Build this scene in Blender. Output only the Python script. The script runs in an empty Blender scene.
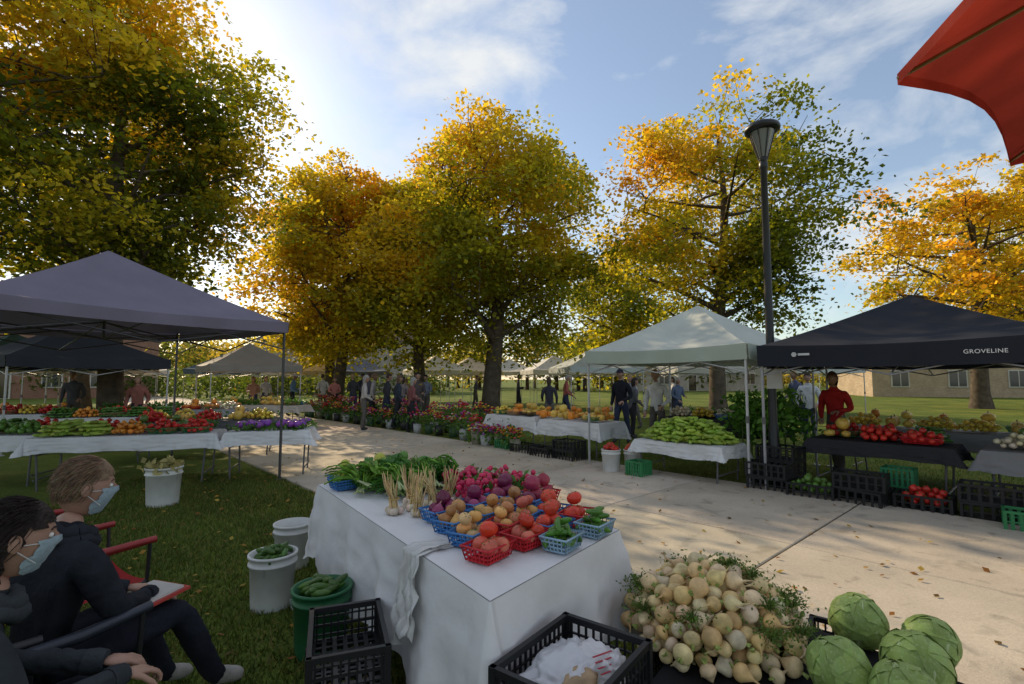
import bpy, math, random, bmesh
import numpy as np
from mathutils import Vector, Matrix, noise
rng=np.random.default_rng(7); random.seed(7)
scene=bpy.context.scene
scene.view_settings.view_transform='Standard'
try: scene.view_settings.look='None'
except Exception: pass
scene.view_settings.exposure=0
U=lambda a,b: float(rng.uniform(a,b))
TX,TY,NX,NY=.674,-.738,.738,.674
PANG=math.atan2(TY,TX)
def W(a,b): return (TX*a+NX*b, TY*a+NY*b)
# ---------------------------------------------------------------- builder
class MB:
    def __init__(s): s.v=[];s.n=0;s.f=[];s.t=[];s.c=[];s.s=[];s.m=[]
    def add(s,v,f,c,smooth=True,m=0):
        v=np.asarray(v,float).reshape(-1,3)
        if isinstance(f,np.ndarray):
            M=len(f); s.f.append((f+s.n).ravel()); s.t.append(np.full(M,f.shape[1]))
        else:
            M=len(f); s.f.append(np.array([i for q in f for i in q])+s.n); s.t.append(np.array([len(q) for q in f]))
        c=np.asarray(c,float)
        if c.ndim==1: c=np.tile(c[:3],(M,1))
        s.c.append(c); s.s.append(np.full(M,smooth)); s.m.append(np.full(M,m)); s.v.append(v); s.n+=len(v)
    def obj(s,name,mats,parent=None):
        V=np.concatenate(s.v);F=np.concatenate(s.f).astype(np.int32);T=np.concatenate(s.t);C=np.concatenate(s.c)
        mn=V.min(0);mx=V.max(0);loc=np.array([(mn[0]+mx[0])/2,(mn[1]+mx[1])/2,mn[2]]);V=V-loc
        me=bpy.data.meshes.new(name)
        me.vertices.add(len(V)); me.vertices.foreach_set('co',V.astype(np.float32).ravel())
        me.loops.add(len(F)); me.loops.foreach_set('vertex_index',F)
        me.polygons.add(len(T)); st=np.concatenate([[0],np.cumsum(T)[:-1]]).astype(np.int32)
        me.polygons.foreach_set('loop_start',st)
        me.polygons.foreach_set('use_smooth',np.concatenate(s.s))
        me.polygons.foreach_set('material_index',np.concatenate(s.m).astype(np.int32))
        me.update(calc_edges=True)
        at=me.attributes.new('Col','FLOAT_COLOR','FACE')
        at.data.foreach_set('color',np.concatenate([C,np.ones((len(C),1))],1).astype(np.float32).ravel())
        if not isinstance(mats,(list,tuple)): mats=[mats]
        for m in mats: me.materials.append(m)
        o=bpy.data.objects.new(name,me); scene.collection.objects.link(o)
        if parent: o.parent=parent; o.location=Vector(loc)-parent.location
        else: o.location=loc
        return o
def empty(name,loc):
    e=bpy.data.objects.new(name,None); e.location=loc; e.empty_display_size=.2; scene.collection.objects.link(e); return e
_ico={}
def ico(l):
    if l not in _ico:
        bm=bmesh.new(); bmesh.ops.create_icosphere(bm,subdivisions=l,radius=1)
        _ico[l]=(np.array([v.co[:] for v in bm.verts]),np.array([[v.index for v in f.verts] for f in bm.faces])); bm.free()
    return _ico[l]
def rot(rx,ry,rz):
    return np.array((Matrix.Rotation(rz,3,'Z')@Matrix.Rotation(ry,3,'Y')@Matrix.Rotation(rx,3,'X')))
def jit(c,a=.15):
    k=1+U(-a,a); return [max(0,x*k*(1+U(-a,a)*.4)) for x in c]
def ell(mb,c,r,col,R=None,l=2,m=0,fn=None):
    v,f=ico(l); v=v.copy()
    if fn is not None: v=fn(v)
    v=v*np.asarray(r)
    if R is not None: v=v@R.T
    mb.add(v+np.asarray(c),f,col,True,m)
def tube(mb,pts,rad,col,n=7,m=0,caps=True):
    P=np.asarray(pts,float); K=len(P)
    rad=np.full(K,rad) if np.isscalar(rad) else np.asarray(rad,float)
    T=np.gradient(P,axis=0); T/=np.linalg.norm(T,axis=1)[:,None]+1e-9
    up=np.array([0,0,1.]) if abs(T[0][2])<.9 else np.array([1.,0,0])
    vs=[]; a=np.linspace(0,2*math.pi,n,endpoint=False)
    A=np.cross(T[0],up); A/=np.linalg.norm(A)
    for i in range(K):
        A=A-T[i]*np.dot(A,T[i]); A/=np.linalg.norm(A)+1e-9
        B=np.cross(T[i],A)
        vs.append(P[i]+rad[i]*(np.cos(a)[:,None]*A+np.sin(a)[:,None]*B))
    f=[]
    for i in range(K-1):
        for j in range(n): f.append((i*n+j,i*n+(j+1)%n,(i+1)*n+(j+1)%n,(i+1)*n+j))
    mb.add(np.concatenate(vs),np.array(f),col,True,m)
    if caps: mb.add(np.concatenate([vs[0],vs[-1]]),[tuple(range(n)),tuple(range(n,2*n))],col,False,m)
def lathe(mb,prof,c,col,n=20,m=0,R=None,smooth=True):
    a=np.linspace(0,2*math.pi,n,endpoint=False); v=[]
    for r,z in prof: v.append(np.stack([r*np.cos(a),r*np.sin(a),np.full(n,z)],1))
    v=np.concatenate(v)
    if R is not None: v=v@R.T
    f=[(i*n+j,i*n+(j+1)%n,(i+1)*n+(j+1)%n,(i+1)*n+j) for i in range(len(prof)-1) for j in range(n)]
    mb.add(v+np.asarray(c),np.array(f),col,smooth,m)
_bf=np.array([(0,2,3,1),(4,5,7,6),(0,1,5,4),(2,6,7,3),(0,4,6,2),(1,3,7,5)])
def box(mb,c,s,col,rz=0,m=0,R=None):
    v=np.array([(x,y,z) for x in(-.5,.5) for y in(-.5,.5) for z in(-.5,.5)])*np.asarray(s)
    if R is None: R=rot(0,0,rz)
    mb.add(v@R.T+np.asarray(c),_bf,col,False,m)
def quads(mb,P,Tn,L,Wd,col,m=0):
    n=len(P); r=rng.normal(size=(n,3)); t=np.cross(Tn,r); t/=np.linalg.norm(t,axis=1)[:,None]+1e-9
    b=np.cross(Tn,t); L=L[:,None]/2; Wd=Wd[:,None]/2
    v=np.stack([P-t*L,P+b*Wd+t*L*.1,P+t*L,P-b*Wd+t*L*.1],1).reshape(-1,3)
    mb.add(v,np.arange(4*n).reshape(n,4),col,False,m)
def leafclump(mb,c,s,n,ll,col,m=0,up=.6,var=.3):
    P=rng.normal(size=(n,3))*np.asarray(s)*.5+np.asarray(c)
    N=rng.normal(size=(n,3))+np.array([0,0,up]); N/=np.linalg.norm(N,axis=1)[:,None]
    L=ll*rng.uniform(.6,1.3,n); C=np.asarray(col)[None]*(1+rng.uniform(-var,var,(n,1)))
    quads(mb,P,N,L,L*.55,C,m)
# ---------------------------------------------------------------- materials
def mat(name,rough=.6,spec=.3,bump=0,bscale=60,var=.25,vscale=6,transl=0,metal=0,tint=(1,1,1),detail=4):
    m=bpy.data.materials.new(name); m.use_nodes=True; nt=m.node_tree; N=nt.nodes; Lk=nt.links; b=N['Principled BSDF']; out=N['Material Output']
    at=N.new('ShaderNodeAttribute'); at.attribute_name='Col'
    tc=N.new('ShaderNodeTexCoord'); nz=N.new('ShaderNodeTexNoise'); nz.inputs['Scale'].default_value=vscale; nz.inputs['Detail'].default_value=detail
    Lk.new(tc.outputs['Object'],nz.inputs['Vector'])
    mr=N.new('ShaderNodeMapRange'); mr.inputs[1].default_value=.3; mr.inputs[2].default_value=.7; mr.inputs[3].default_value=1-var; mr.inputs[4].default_value=1+var
    Lk.new(nz.outputs['Fac'],mr.inputs[0])
    mu=N.new('ShaderNodeVectorMath'); mu.operation='SCALE'; Lk.new(at.outputs['Color'],mu.inputs[0]); Lk.new(mr.outputs[0],mu.inputs['Scale'])
    Lk.new(mu.outputs[0],b.inputs['Base Color'])
    b.inputs['Roughness'].default_value=rough; b.inputs['Specular IOR Level'].default_value=spec; b.inputs['Metallic'].default_value=metal
    if bump:
        n2=N.new('ShaderNodeTexNoise'); n2.inputs['Scale'].default_value=bscale; n2.inputs['Detail'].default_value=3
        Lk.new(tc.outputs['Object'],n2.inputs['Vector'])
        bp=N.new('ShaderNodeBump'); bp.inputs['Strength'].default_value=bump; bp.inputs['Distance'].default_value=.01
        Lk.new(n2.outputs['Fac'],bp.inputs['Height']); Lk.new(bp.outputs[0],b.inputs['Normal'])
    if transl:
        tr=N.new('ShaderNodeBsdfTranslucent'); mx=N.new('ShaderNodeMixShader'); mx.inputs[0].default_value=transl
        ml=N.new('ShaderNodeVectorMath'); ml.operation='MULTIPLY'; ml.inputs[1].default_value=tint
        Lk.new(mu.outputs[0],ml.inputs[0]); Lk.new(ml.outputs[0],tr.inputs['Color'])
        Lk.new(b.outputs[0],mx.inputs[1]); Lk.new(tr.outputs[0],mx.inputs[2]); Lk.new(mx.outputs[0],out.inputs['Surface'])
    return m
M_leaf=mat('leaf',.55,.25,var=.22,vscale=.6,transl=.58,tint=(1.7,1.5,.65))
M_bark=mat('bark',.9,.1,.8,18,.35,5)
M_cloth=mat('table_cloth',.85,.15,.3,22,.04,3,transl=.12)
M_fabric=mat('tent_fabric',.75,.2,.15,9,.08,2,transl=.12)
M_umb=mat('umbrella_fabric',.85,.1,.15,60,.1,4,transl=.3,tint=(1.3,1.1,1.0))
M_wear=mat('clothing',.9,.1,.5,45,.2,9)
M_skin=mat('skin',.5,.35,.08,90,.08,14)
M_hair=mat('hair',.6,.3,.9,70,.35,30)
M_plas=mat('plastic',.45,.4,.05,40,.14,5)
M_metal=mat('painted_metal',.4,.5,.05,60,.1,8,metal=.2)
M_prod=mat('produce',.34,.45,.12,25,.2,22)
M_cab=mat('cabbage_leaf',.45,.35,.4,18,.2,7,transl=.1)
M_tur=mat('root_vegetable',.55,.3,.3,30,.24,25)
M_green=mat('vegetable_leaf',.5,.3,.1,40,.25,14,transl=.3,tint=(1.3,1.4,.7))
M_flow=mat('flower_petals',.6,.2,0,10,.15,10,transl=.3)
M_wall=mat('painted_wall',.85,.2,.2,20,.1,1.5)
M_glass=mat('window_glass',.08,.6,0,10,.2,1)
# ---------------------------------------------------------------- world / sun / camera
AZ=math.radians(-37); EL=math.radians(28)
w=bpy.data.worlds.new('World'); scene.world=w; w.use_nodes=True; nt=w.node_tree; N=nt.nodes; Lk=nt.links
bg=N['Background']; sky=N.new('ShaderNodeTexSky'); sky.sky_type='NISHITA'; sky.sun_disc=False; sky.sun_elevation=EL; sky.sun_rotation=AZ
sky.air_density=1.15; sky.dust_density=.5; sky.ozone_density=2.0
tc=N.new('ShaderNodeTexCoord'); mp=N.new('ShaderNodeMapping'); mp.inputs['Scale'].default_value=(1.3,1.3,2.6); mp.inputs['Rotation'].default_value=(0.3,.25,.9)
nz=N.new('ShaderNodeTexNoise'); nz.inputs['Scale'].default_value=2.6; nz.inputs['Detail'].default_value=9; nz.inputs['Roughness'].default_value=.58; nz.inputs['Distortion'].default_value=.35
Lk.new(tc.outputs['Generated'],mp.inputs[0]); Lk.new(mp.outputs[0],nz.inputs['Vector'])
mr=N.new('ShaderNodeMapRange'); mr.inputs[1].default_value=.44; mr.inputs[2].default_value=.66; mr.inputs[3].default_value=.13; mr.inputs[4].default_value=.92
Lk.new(nz.outputs['Fac'],mr.inputs[0])
mx=N.new('ShaderNodeMixRGB'); mx.inputs[2].default_value=(6.0,6.1,6.1,1); Lk.new(mr.outputs[0],mx.inputs[0]); Lk.new(sky.outputs[0],mx.inputs[1]); Lk.new(mx.outputs[0],bg.inputs[0])
bg.inputs[1].default_value=.15
sl=bpy.data.lights.new('sun','SUN'); sl.energy=5.0; sl.angle=math.radians(.5); sl.color=(1,.79,.52)
so=bpy.data.objects.new('sun',sl); scene.collection.objects.link(so)
S=Vector((math.sin(AZ)*math.cos(EL),math.cos(AZ)*math.cos(EL),math.sin(EL))); so.rotation_euler=S.to_track_quat('Z','Y').to_euler(); so.location=(0,0,30)
cd=bpy.data.cameras.new('camera'); cd.sensor_width=36; cd.lens=36*500/1024; cd.clip_end=2000; cd.clip_start=.05
co=bpy.data.objects.new('camera',cd); co.location=(0,0,1.6); co.rotation_euler=(math.radians(94.2),0,0); scene.collection.objects.link(co); scene.camera=co
# ---------------------------------------------------------------- ground
def ground_mat():
    m=bpy.data.materials.new('grass_ground'); m.use_nodes=True; nt=m.node_tree; N=nt.nodes; Lk=nt.links; b=N['Principled BSDF']
    tc=N.new('ShaderNodeTexCoord'); n1=N.new('ShaderNodeTexNoise'); n1.inputs['Scale'].default_value=.5; n1.inputs['Detail'].default_value=8; n1.inputs['Roughness'].default_value=.7
    n2=N.new('ShaderNodeTexNoise'); n2.inputs['Scale'].default_value=35; n2.inputs['Detail'].default_value=4
    for n in(n1,n2): Lk.new(tc.outputs['Object'],n.inputs['Vector'])
    cr=N.new('ShaderNodeValToRGB'); cr.color_ramp.elements[0].position=.35; cr.color_ramp.elements[0].color=(.05,.07,.015,1); cr.color_ramp.elements[1].position=.68; cr.color_ramp.elements[1].color=(.24,.23,.05,1)
    e=cr.color_ramp.elements.new(.52); e.color=(.10,.14,.024,1)
    ad=N.new('ShaderNodeMath'); ad.operation='MULTIPLY_ADD'; ad.inputs[1].default_value=.45; Lk.new(n2.outputs['Fac'],ad.inputs[0])
    s=N.new('ShaderNodeMath'); s.operation='MULTIPLY'; s.inputs[1].default_value=.6; Lk.new(n1.outputs['Fac'],s.inputs[0]); Lk.new(s.outputs[0],ad.inputs[2])
    Lk.new(ad.outputs[0],cr.inputs[0]); Lk.new(cr.outputs[0],b.inputs['Base Color']); b.inputs['Roughness'].default_value=.95; b.inputs['Specular IOR Level'].default_value=.1
    bp=N.new('ShaderNodeBump'); bp.inputs['Strength'].default_value=.8; bp.inputs['Distance'].default_value=.03; Lk.new(n2.outputs['Fac'],bp.inputs['Height']); Lk.new(bp.outputs[0],b.inputs['Normal'])
    return m
g=MB(); g.add([(-700,-100,0),(700,-100,0),(700,900,0),(-700,900,0)],[(0,1,2,3)],(.1,.1,.1),False); g.obj('ground',ground_mat())
def conc_mat():
    m=mat('concrete',.85,.2,.35,120,.16,1.0,detail=9); nt=m.node_tree; N=nt.nodes; Lk=nt.links
    b=N['Principled BSDF']; src=b.inputs['Base Color'].links[0].from_socket
    tc=N.new('ShaderNodeTexCoord'); n=N.new('ShaderNodeTexNoise'); n.inputs['Scale'].default_value=70; n.inputs['Detail'].default_value=5; n.inputs['Roughness'].default_value=.8; Lk.new(tc.outputs['Object'],n.inputs['Vector'])
    mr=N.new('ShaderNodeMapRange'); mr.inputs[1].default_value=.3; mr.inputs[2].default_value=.7; mr.inputs[3].default_value=.78; mr.inputs[4].default_value=1.15; Lk.new(n.outputs['Fac'],mr.inputs[0])
    mu=N.new('ShaderNodeVectorMath'); mu.operation='SCALE'; Lk.new(src,mu.inputs[0]); Lk.new(mr.outputs[0],mu.inputs['Scale'])
    v=N.new('ShaderNodeTexNoise'); v.inputs['Scale'].default_value=3.5; v.inputs['Detail'].default_value=6; v.inputs['Distortion'].default_value=1; Lk.new(tc.outputs['Object'],v.inputs['Vector'])
    m2=N.new('ShaderNodeMapRange'); m2.inputs[1].default_value=.56; m2.inputs[2].default_value=.72; m2.inputs[3].default_value=1; m2.inputs[4].default_value=.68; Lk.new(v.outputs['Fac'],m2.inputs[0])
    mv=N.new('ShaderNodeVectorMath'); mv.operation='SCALE'; Lk.new(mu.outputs[0],mv.inputs[0]); Lk.new(m2.outputs[0],mv.inputs['Scale']); Lk.new(mv.outputs[0],b.inputs['Base Color'])
    return m
M_conc=conc_mat()
g=MB()
def slab(a0,a1,b0,b1,z0,z1,col):
    e=.010
    pts=[(a0,b0),(a1,b0),(a1,b1),(a0,b1)]; ins=[(a0+e,b0+e),(a1-e,b0+e),(a1-e,b1-e),(a0+e,b1-e)]
    v=[(*W(*p),z0) for p in pts]+[(*W(*p),z1-.006) for p in pts]+[(*W(*p),z1) for p in ins]
    f=[(8,9,10,11)]+[(i,(i+1)%4,4+(i+1)%4,4+i) for i in range(4)]+[(4+i,4+(i+1)%4,8+(i+1)%4,8+i) for i in range(4)]
    g.add(v,f,col,False)
a=-60.6
while a<16:
    for b0,b1 in((2.77,5.27),(5.27,7.77)):
        slab(a+.009,a+2.1-.009,b0+.009,b1-.009,-.02,.030+U(-.0015,.0015),jit((.52,.445,.35),.08))
    a+=2.1
g.obj('concrete_path',M_conc)
g=MB(); g.add([(*W(-60,2.78),.015),(*W(16,2.78),.015),(*W(16,7.76),.015),(*W(-60,7.76),.015)],[(0,1,2,3)],(.03,.028,.018),False); g.obj('path_bed',M_bark)
def blades(name,n,reg,hmin,hmax,test):
    x=rng.uniform(reg[0],reg[1],n); y=rng.uniform(reg[2],reg[3],n); k=test(x,y); x=x[k];y=y[k]; n=len(x)
    h=rng.uniform(hmin,hmax,n); an=rng.uniform(0,6.28,n); wd=rng.uniform(.003,.007,n)
    lx=rng.normal(0,.5,n)*h; ly=rng.normal(0,.5,n)*h; z=np.zeros(n)
    v=np.stack([np.stack([x-np.cos(an)*wd,y-np.sin(an)*wd,z],1),np.stack([x+np.cos(an)*wd,y+np.sin(an)*wd,z],1),np.stack([x+lx,y+ly,h],1)],1).reshape(-1,3)
    C=np.array([.085,.12,.025])[None]*(1+rng.uniform(-.5,.5,(n,1))); dry=rng.random(n)<.14; C[dry]=(.24,.2,.07)
    m=MB(); m.add(v,np.arange(3*n).reshape(n,3),C,False); m.obj(name,M_leaf_g)
M_leaf_g=mat('grass_blade',.6,.2,var=.35,vscale=.9,transl=.35,tint=(1.4,1.4,.6))
blades('grass',150000,(-6,1.5,1.2,8.5),.02,.06,lambda x,y:(x*NX+y*NY<2.75+.05*np.sin(x*9)*np.sin(y*7))&(np.abs(x)<1.15*y+.3))
blades('grass',50000,(0,12,3,14),.02,.05,lambda x,y:(x*NX+y*NY>7.8)&(np.abs(x)<1.15*y+.3))
g=MB(); n=2400; P=np.stack([rng.uniform(-6,9,n),rng.uniform(1.8,14,n)],1); keep=(rng.random(n)<np.where(P[:,0]*NX+P[:,1]*NY<2.7,1,.4)); P=P[keep]; n=len(P)
Nn=rng.normal(0,.25,(n,3))+[0,0,1]; Nn/=np.linalg.norm(Nn,axis=1)[:,None]; L=rng.uniform(.03,.07,n)
C=np.array([(.35,.2,.04),(.25,.11,.03),(.4,.28,.06),(.14,.09,.03)])[rng.integers(0,4,n)]
quads(g,np.concatenate([P,rng.uniform(.038,.05,(n,1))],1),Nn,L,L*.7,C); g.obj('fallen_leaves',M_leaf_g)
# ---------------------------------------------------------------- trees
def tree(name,base,H,cz,rx,rz,tr,ncl,nlf,leaf,pal,seed,hst=None,gap=0.0,spread=.62,off=(0,0)):
    global rng
    rs=rng; rng=np.random.default_rng(seed)
    bx,by=base; mb=MB(); wood=MB(); bc=(.10,.08,.06)
    hst=hst or max(2.2,cz-rz*.8)
    ph=rng.uniform(0,6,4)
    def tp(z): return np.array([bx+off[0]*(z/H)+.18*math.sin(z*.5+ph[0]),by+off[1]*(z/H)+.15*math.sin(z*.6+ph[1]),z])
    zs=np.linspace(-.1,H*.88,14)
    tube(wood,[tp(z) for z in zs],[tr*(1.35 if z<.2 else 1)*(1-.93*max(0,z)/H*1.05) +.012 for z in zs],bc,12)
    nodes=[]
    for i in range(4,14): nodes.append((tp(zs[i]),.04))
    nl=22
    for i in range(nl):
        u=(i+.5)/nl; z0=hst+(H*.8-hst)*u*.95; az=i*2.4+ph[2]+U(-.3,.3)
        zt=z0+U(.12,.3)*rz*(1.3-u*.6)+.3; zt=min(zt,cz+rz*.85)
        k=math.sqrt(max(.05,1-((zt-cz)/rz)**2)); R=rx*k*U(.7,.95)
        p0=tp(z0); p2=np.array([bx+off[0]*(zt/H)+math.cos(az)*R,by+off[1]*(zt/H)+math.sin(az)*R,zt]); p1=(p0+p2)/2+np.array([0,0,-U(-.3,.5)])+rng.normal(0,.2,3)
        pts=[(1-t)**2*p0+2*t*(1-t)*p1+t*t*p2 for t in np.linspace(0,1,8)]
        r0=tr*.42*(1-u*.65)
        tube(wood,pts,[r0*(1-t*.85)+.006 for t in np.linspace(0,1,8)],bc,6)
        for q in pts[2:]: nodes.append((q,.02))
        for t in(3,4,5,6):
            q=pts[t]+rng.normal(0,1,3)*[.9,.9,.6]*rx/5+[0,0,.35]; mid=(pts[t]+q)/2+rng.normal(0,.1,3)
            tube(wood,[pts[t],mid,q],[r0*.28+.006,.02,.008],bc,5,caps=False); nodes+= [(q,.01),(mid,.015)]
    NP=np.array([q[0] for q in nodes])
    cen=[]; tries=0
    while len(cen)<ncl and tries<ncl*20:
        tries+=1
        d=rng.normal(size=3); d/=np.linalg.norm(d); r=U(.12,1)**(1/2.4)
        azp=math.atan2(d[1],d[0]); lob=1+.15*math.sin(3*azp+ph[0]+d[2]*2)+.10*math.sin(5*azp+ph[1]-d[2]*5)+.18*noise.noise(Vector(d*2.2)+Vector((seed,0,0)))*2
        zz=d[2]*r; sh=1.0 if zz<0 else (1-.3*zz)
        p=np.array([bx+off[0]*(cz/H)+d[0]*r*rx*lob*sh,by+off[1]*(cz/H)+d[1]*r*rx*lob*sh,cz+zz*rz*(.85+.15*lob)])
        if noise.noise(Vector(p*.42)+Vector((seed*3.1,0,0)))<gap-.12: continue
        if p[2]<1.9: continue
        cen.append(p)
    cen=np.array(cen); C=[];Pp=[]
    for p in cen:
        j=np.argmin(((NP-p)**2).sum(1)+ (NP[:,2]>p[2])*1.5)
        q=NP[j]; tube(wood,[q,(p+q)/2+[U(-.1,.1),U(-.1,.1),-.08],p],[.018,.012,.005],bc,4,caps=False)
        m=int(nlf*U(.6,1.35)); s=spread*U(.55,1.2)
        o=rng.normal(size=(m,3))*[s,s,s*.3]; o[:,2]-=.25*(o[:,0]**2+o[:,1]**2)/s
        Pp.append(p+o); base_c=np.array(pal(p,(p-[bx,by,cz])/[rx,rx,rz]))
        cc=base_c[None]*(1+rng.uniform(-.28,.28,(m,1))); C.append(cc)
    Pp=np.concatenate(Pp); C=np.concatenate(C); n=len(Pp)
    Nn=rng.normal(0,.75,(n,3))+[0,0,1]; Nn/=np.linalg.norm(Nn,axis=1)[:,None]; L=leaf*rng.uniform(.65,1.35,n)
    quads(mb,Pp,Nn,L,L*.72,C)
    e=empty(name,(bx,by,0)); wood.obj('trunk_and_limbs',M_bark,e); mb.obj('leaves',M_leaf,e)
    rng=rs
def mixc(cols,w):
    w=np.clip(w,0,1)*(len(cols)-1); i=min(int(w),len(cols)-2); f=w-i
    return [cols[i][k]*(1-f)+cols[i+1][k]*f for k in range(3)]
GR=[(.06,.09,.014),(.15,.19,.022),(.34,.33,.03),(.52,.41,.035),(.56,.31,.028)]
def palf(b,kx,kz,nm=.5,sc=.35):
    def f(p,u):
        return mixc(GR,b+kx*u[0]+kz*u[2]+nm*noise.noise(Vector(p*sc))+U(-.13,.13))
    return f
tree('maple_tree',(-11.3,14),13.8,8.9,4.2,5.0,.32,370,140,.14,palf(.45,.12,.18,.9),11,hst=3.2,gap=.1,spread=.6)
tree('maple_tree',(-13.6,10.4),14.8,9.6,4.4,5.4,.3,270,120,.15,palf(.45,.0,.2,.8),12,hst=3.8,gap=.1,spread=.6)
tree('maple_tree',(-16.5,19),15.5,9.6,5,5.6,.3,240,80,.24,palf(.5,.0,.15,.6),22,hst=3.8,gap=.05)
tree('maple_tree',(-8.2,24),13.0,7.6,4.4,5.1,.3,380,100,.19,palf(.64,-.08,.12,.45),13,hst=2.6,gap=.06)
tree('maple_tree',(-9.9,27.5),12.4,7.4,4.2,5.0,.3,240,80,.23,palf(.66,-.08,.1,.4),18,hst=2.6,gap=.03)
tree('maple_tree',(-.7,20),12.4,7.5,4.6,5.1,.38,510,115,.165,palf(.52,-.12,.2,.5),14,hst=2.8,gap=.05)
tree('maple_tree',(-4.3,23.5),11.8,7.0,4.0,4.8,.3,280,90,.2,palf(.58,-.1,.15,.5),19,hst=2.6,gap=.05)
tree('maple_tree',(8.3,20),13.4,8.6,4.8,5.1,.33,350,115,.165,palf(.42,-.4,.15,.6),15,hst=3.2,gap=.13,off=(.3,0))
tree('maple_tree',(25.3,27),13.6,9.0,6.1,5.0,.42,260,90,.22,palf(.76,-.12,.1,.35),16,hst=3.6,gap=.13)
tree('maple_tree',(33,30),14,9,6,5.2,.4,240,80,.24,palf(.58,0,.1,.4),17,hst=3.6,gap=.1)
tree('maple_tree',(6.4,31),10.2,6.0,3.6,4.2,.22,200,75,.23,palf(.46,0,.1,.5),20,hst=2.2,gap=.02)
g=MB()
for i in range(150):
    x=U(-120,110); y=U(62,100)+abs(x)*.1; h=U(5,10.5) if x<20 else U(4,7); k=U(0,1)
    if 28<x<75 : h*=.7
    c=mixc([(.08,.11,.025),(.18,.19,.04),(.34,.27,.05),(.16,.14,.04)],k)
    tube(g,[(x,y,0),(x,y,h*.5)],[.3,.2],(.08,.06,.05),5)
    for j in range(9): leafclump(g,(x+U(-2.5,2.5),y+U(-2,2),h*U(.35,.85)),(3.2,3,h*.28),70,.7,c)
g.obj('distant_trees',M_leaf)
g=MB()
for i in range(60):
    x=U(-60,-8); y=U(40,55)
    c=mixc([(.05,.09,.02),(.15,.17,.04)],U(0,1))
    for j in range(4): leafclump(g,(x+U(-1,1),y,U(.5,2.2)),(2.2,2,1.3),70,.4,c)
g.obj('distant_hedge',M_leaf)
# ---------------------------------------------------------------- buildings
def brick(name,cx,cy,wd,dp,h,ang,rh,col,roofc,nw=5):
    e=empty(name,(cx,cy,0)); R=rot(0,0,ang); P=lambda x,y,z: R@np.array([x,y,0])+np.array([cx,cy,z])
    m=MB(); box(m,P(0,0,h/2),(wd,dp,h),col,ang); m.obj('walls',M_brick,e)
    m=MB(); o=.5
    v=[P(-wd/2-o,-dp/2-o,h+.003),P(wd/2+o,-dp/2-o,h+.003),P(wd/2+o,dp/2+o,h+.003),P(-wd/2-o,dp/2+o,h+.003),P(-wd/2+dp*.3,0,h+rh),P(wd/2-dp*.3,0,h+rh)]
    m.add(v,[(0,1,5,4),(2,3,4,5),(1,2,5),(3,0,4),(3,2,1,0)],roofc,False); m.obj('roof',M_wall,e)
    m=MB(); fr=MB()
    for i in range(nw):
        x=-wd/2+wd*(i+.5)/nw
        if i==nw//2:
            box(fr,P(x,-dp/2-.03,1.1),(1.2,.1,2.2),(.6,.58,.52),ang); box(m,P(x,-dp/2-.06,1.05),(.95,.1,2.0),(.05,.04,.03),ang); continue
        for fl in range(max(1,int(h//3.4))):
            z=1.6+fl*3
            box(fr,P(x,-dp/2-.03,z),(1.4,.1,1.5),(.6,.58,.52),ang); box(m,P(x,-dp/2-.06,z),(1.2,.1,1.3),(.03,.04,.05),ang); box(fr,P(x,-dp/2-.1,z),(.06,.06,1.3),(.6,.58,.52),ang)
    m.obj('window_panes',M_glass,e); fr.obj('frames',M_wall,e)
def brick_mat():
    m=mat('brick',.9,.1,.2,30,.12,1.2); nt=m.node_tree; N=nt.nodes; Lk=nt.links; b=N['Principled BSDF']; src=b.inputs['Base Color'].links[0].from_socket
    tc=N.new('ShaderNodeTexCoord'); mp=N.new('ShaderNodeMapping'); mp.inputs['Rotation'].default_value=(math.radians(90),0,0); Lk.new(tc.outputs['Object'],mp.inputs[0])
    br=N.new('ShaderNodeTexBrick'); br.inputs['Scale'].default_value=4; br.inputs[1].default_value=(1,1,1,1); br.inputs[2].default_value=(.75,.72,.7,1); br.inputs[3].default_value=(1.3,1.3,1.3,1); Lk.new(mp.outputs[0],br.inputs['Vector'])
    mu=N.new('ShaderNodeVectorMath'); mu.operation='MULTIPLY'; Lk.new(src,mu.inputs[0]); Lk.new(br.outputs['Color'],mu.inputs[1]); Lk.new(mu.outputs[0],b.inputs['Base Color']); return m
M_brick=brick_mat()
brick('brick_building',48,46,30,10,3.6,-.25,2.2,(.45,.36,.25),(.12,.1,.09),7)
brick('brick_house',-42,44,16,9,6.4,.35,2.6,(.3,.17,.12),(.1,.09,.09),5)
brick('brick_house',-62,40,14,9,6.4,.5,2.6,(.4,.33,.25),(.1,.09,.09),4)
brick('brick_house',-20,62,18,9,6.0,.1,2.6,(.4,.36,.3),(.12,.09,.08),5)
brick('brick_house',24,70,18,9,5.4,-.1,2.4,(.45,.42,.36),(.1,.1,.1),5)
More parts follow.
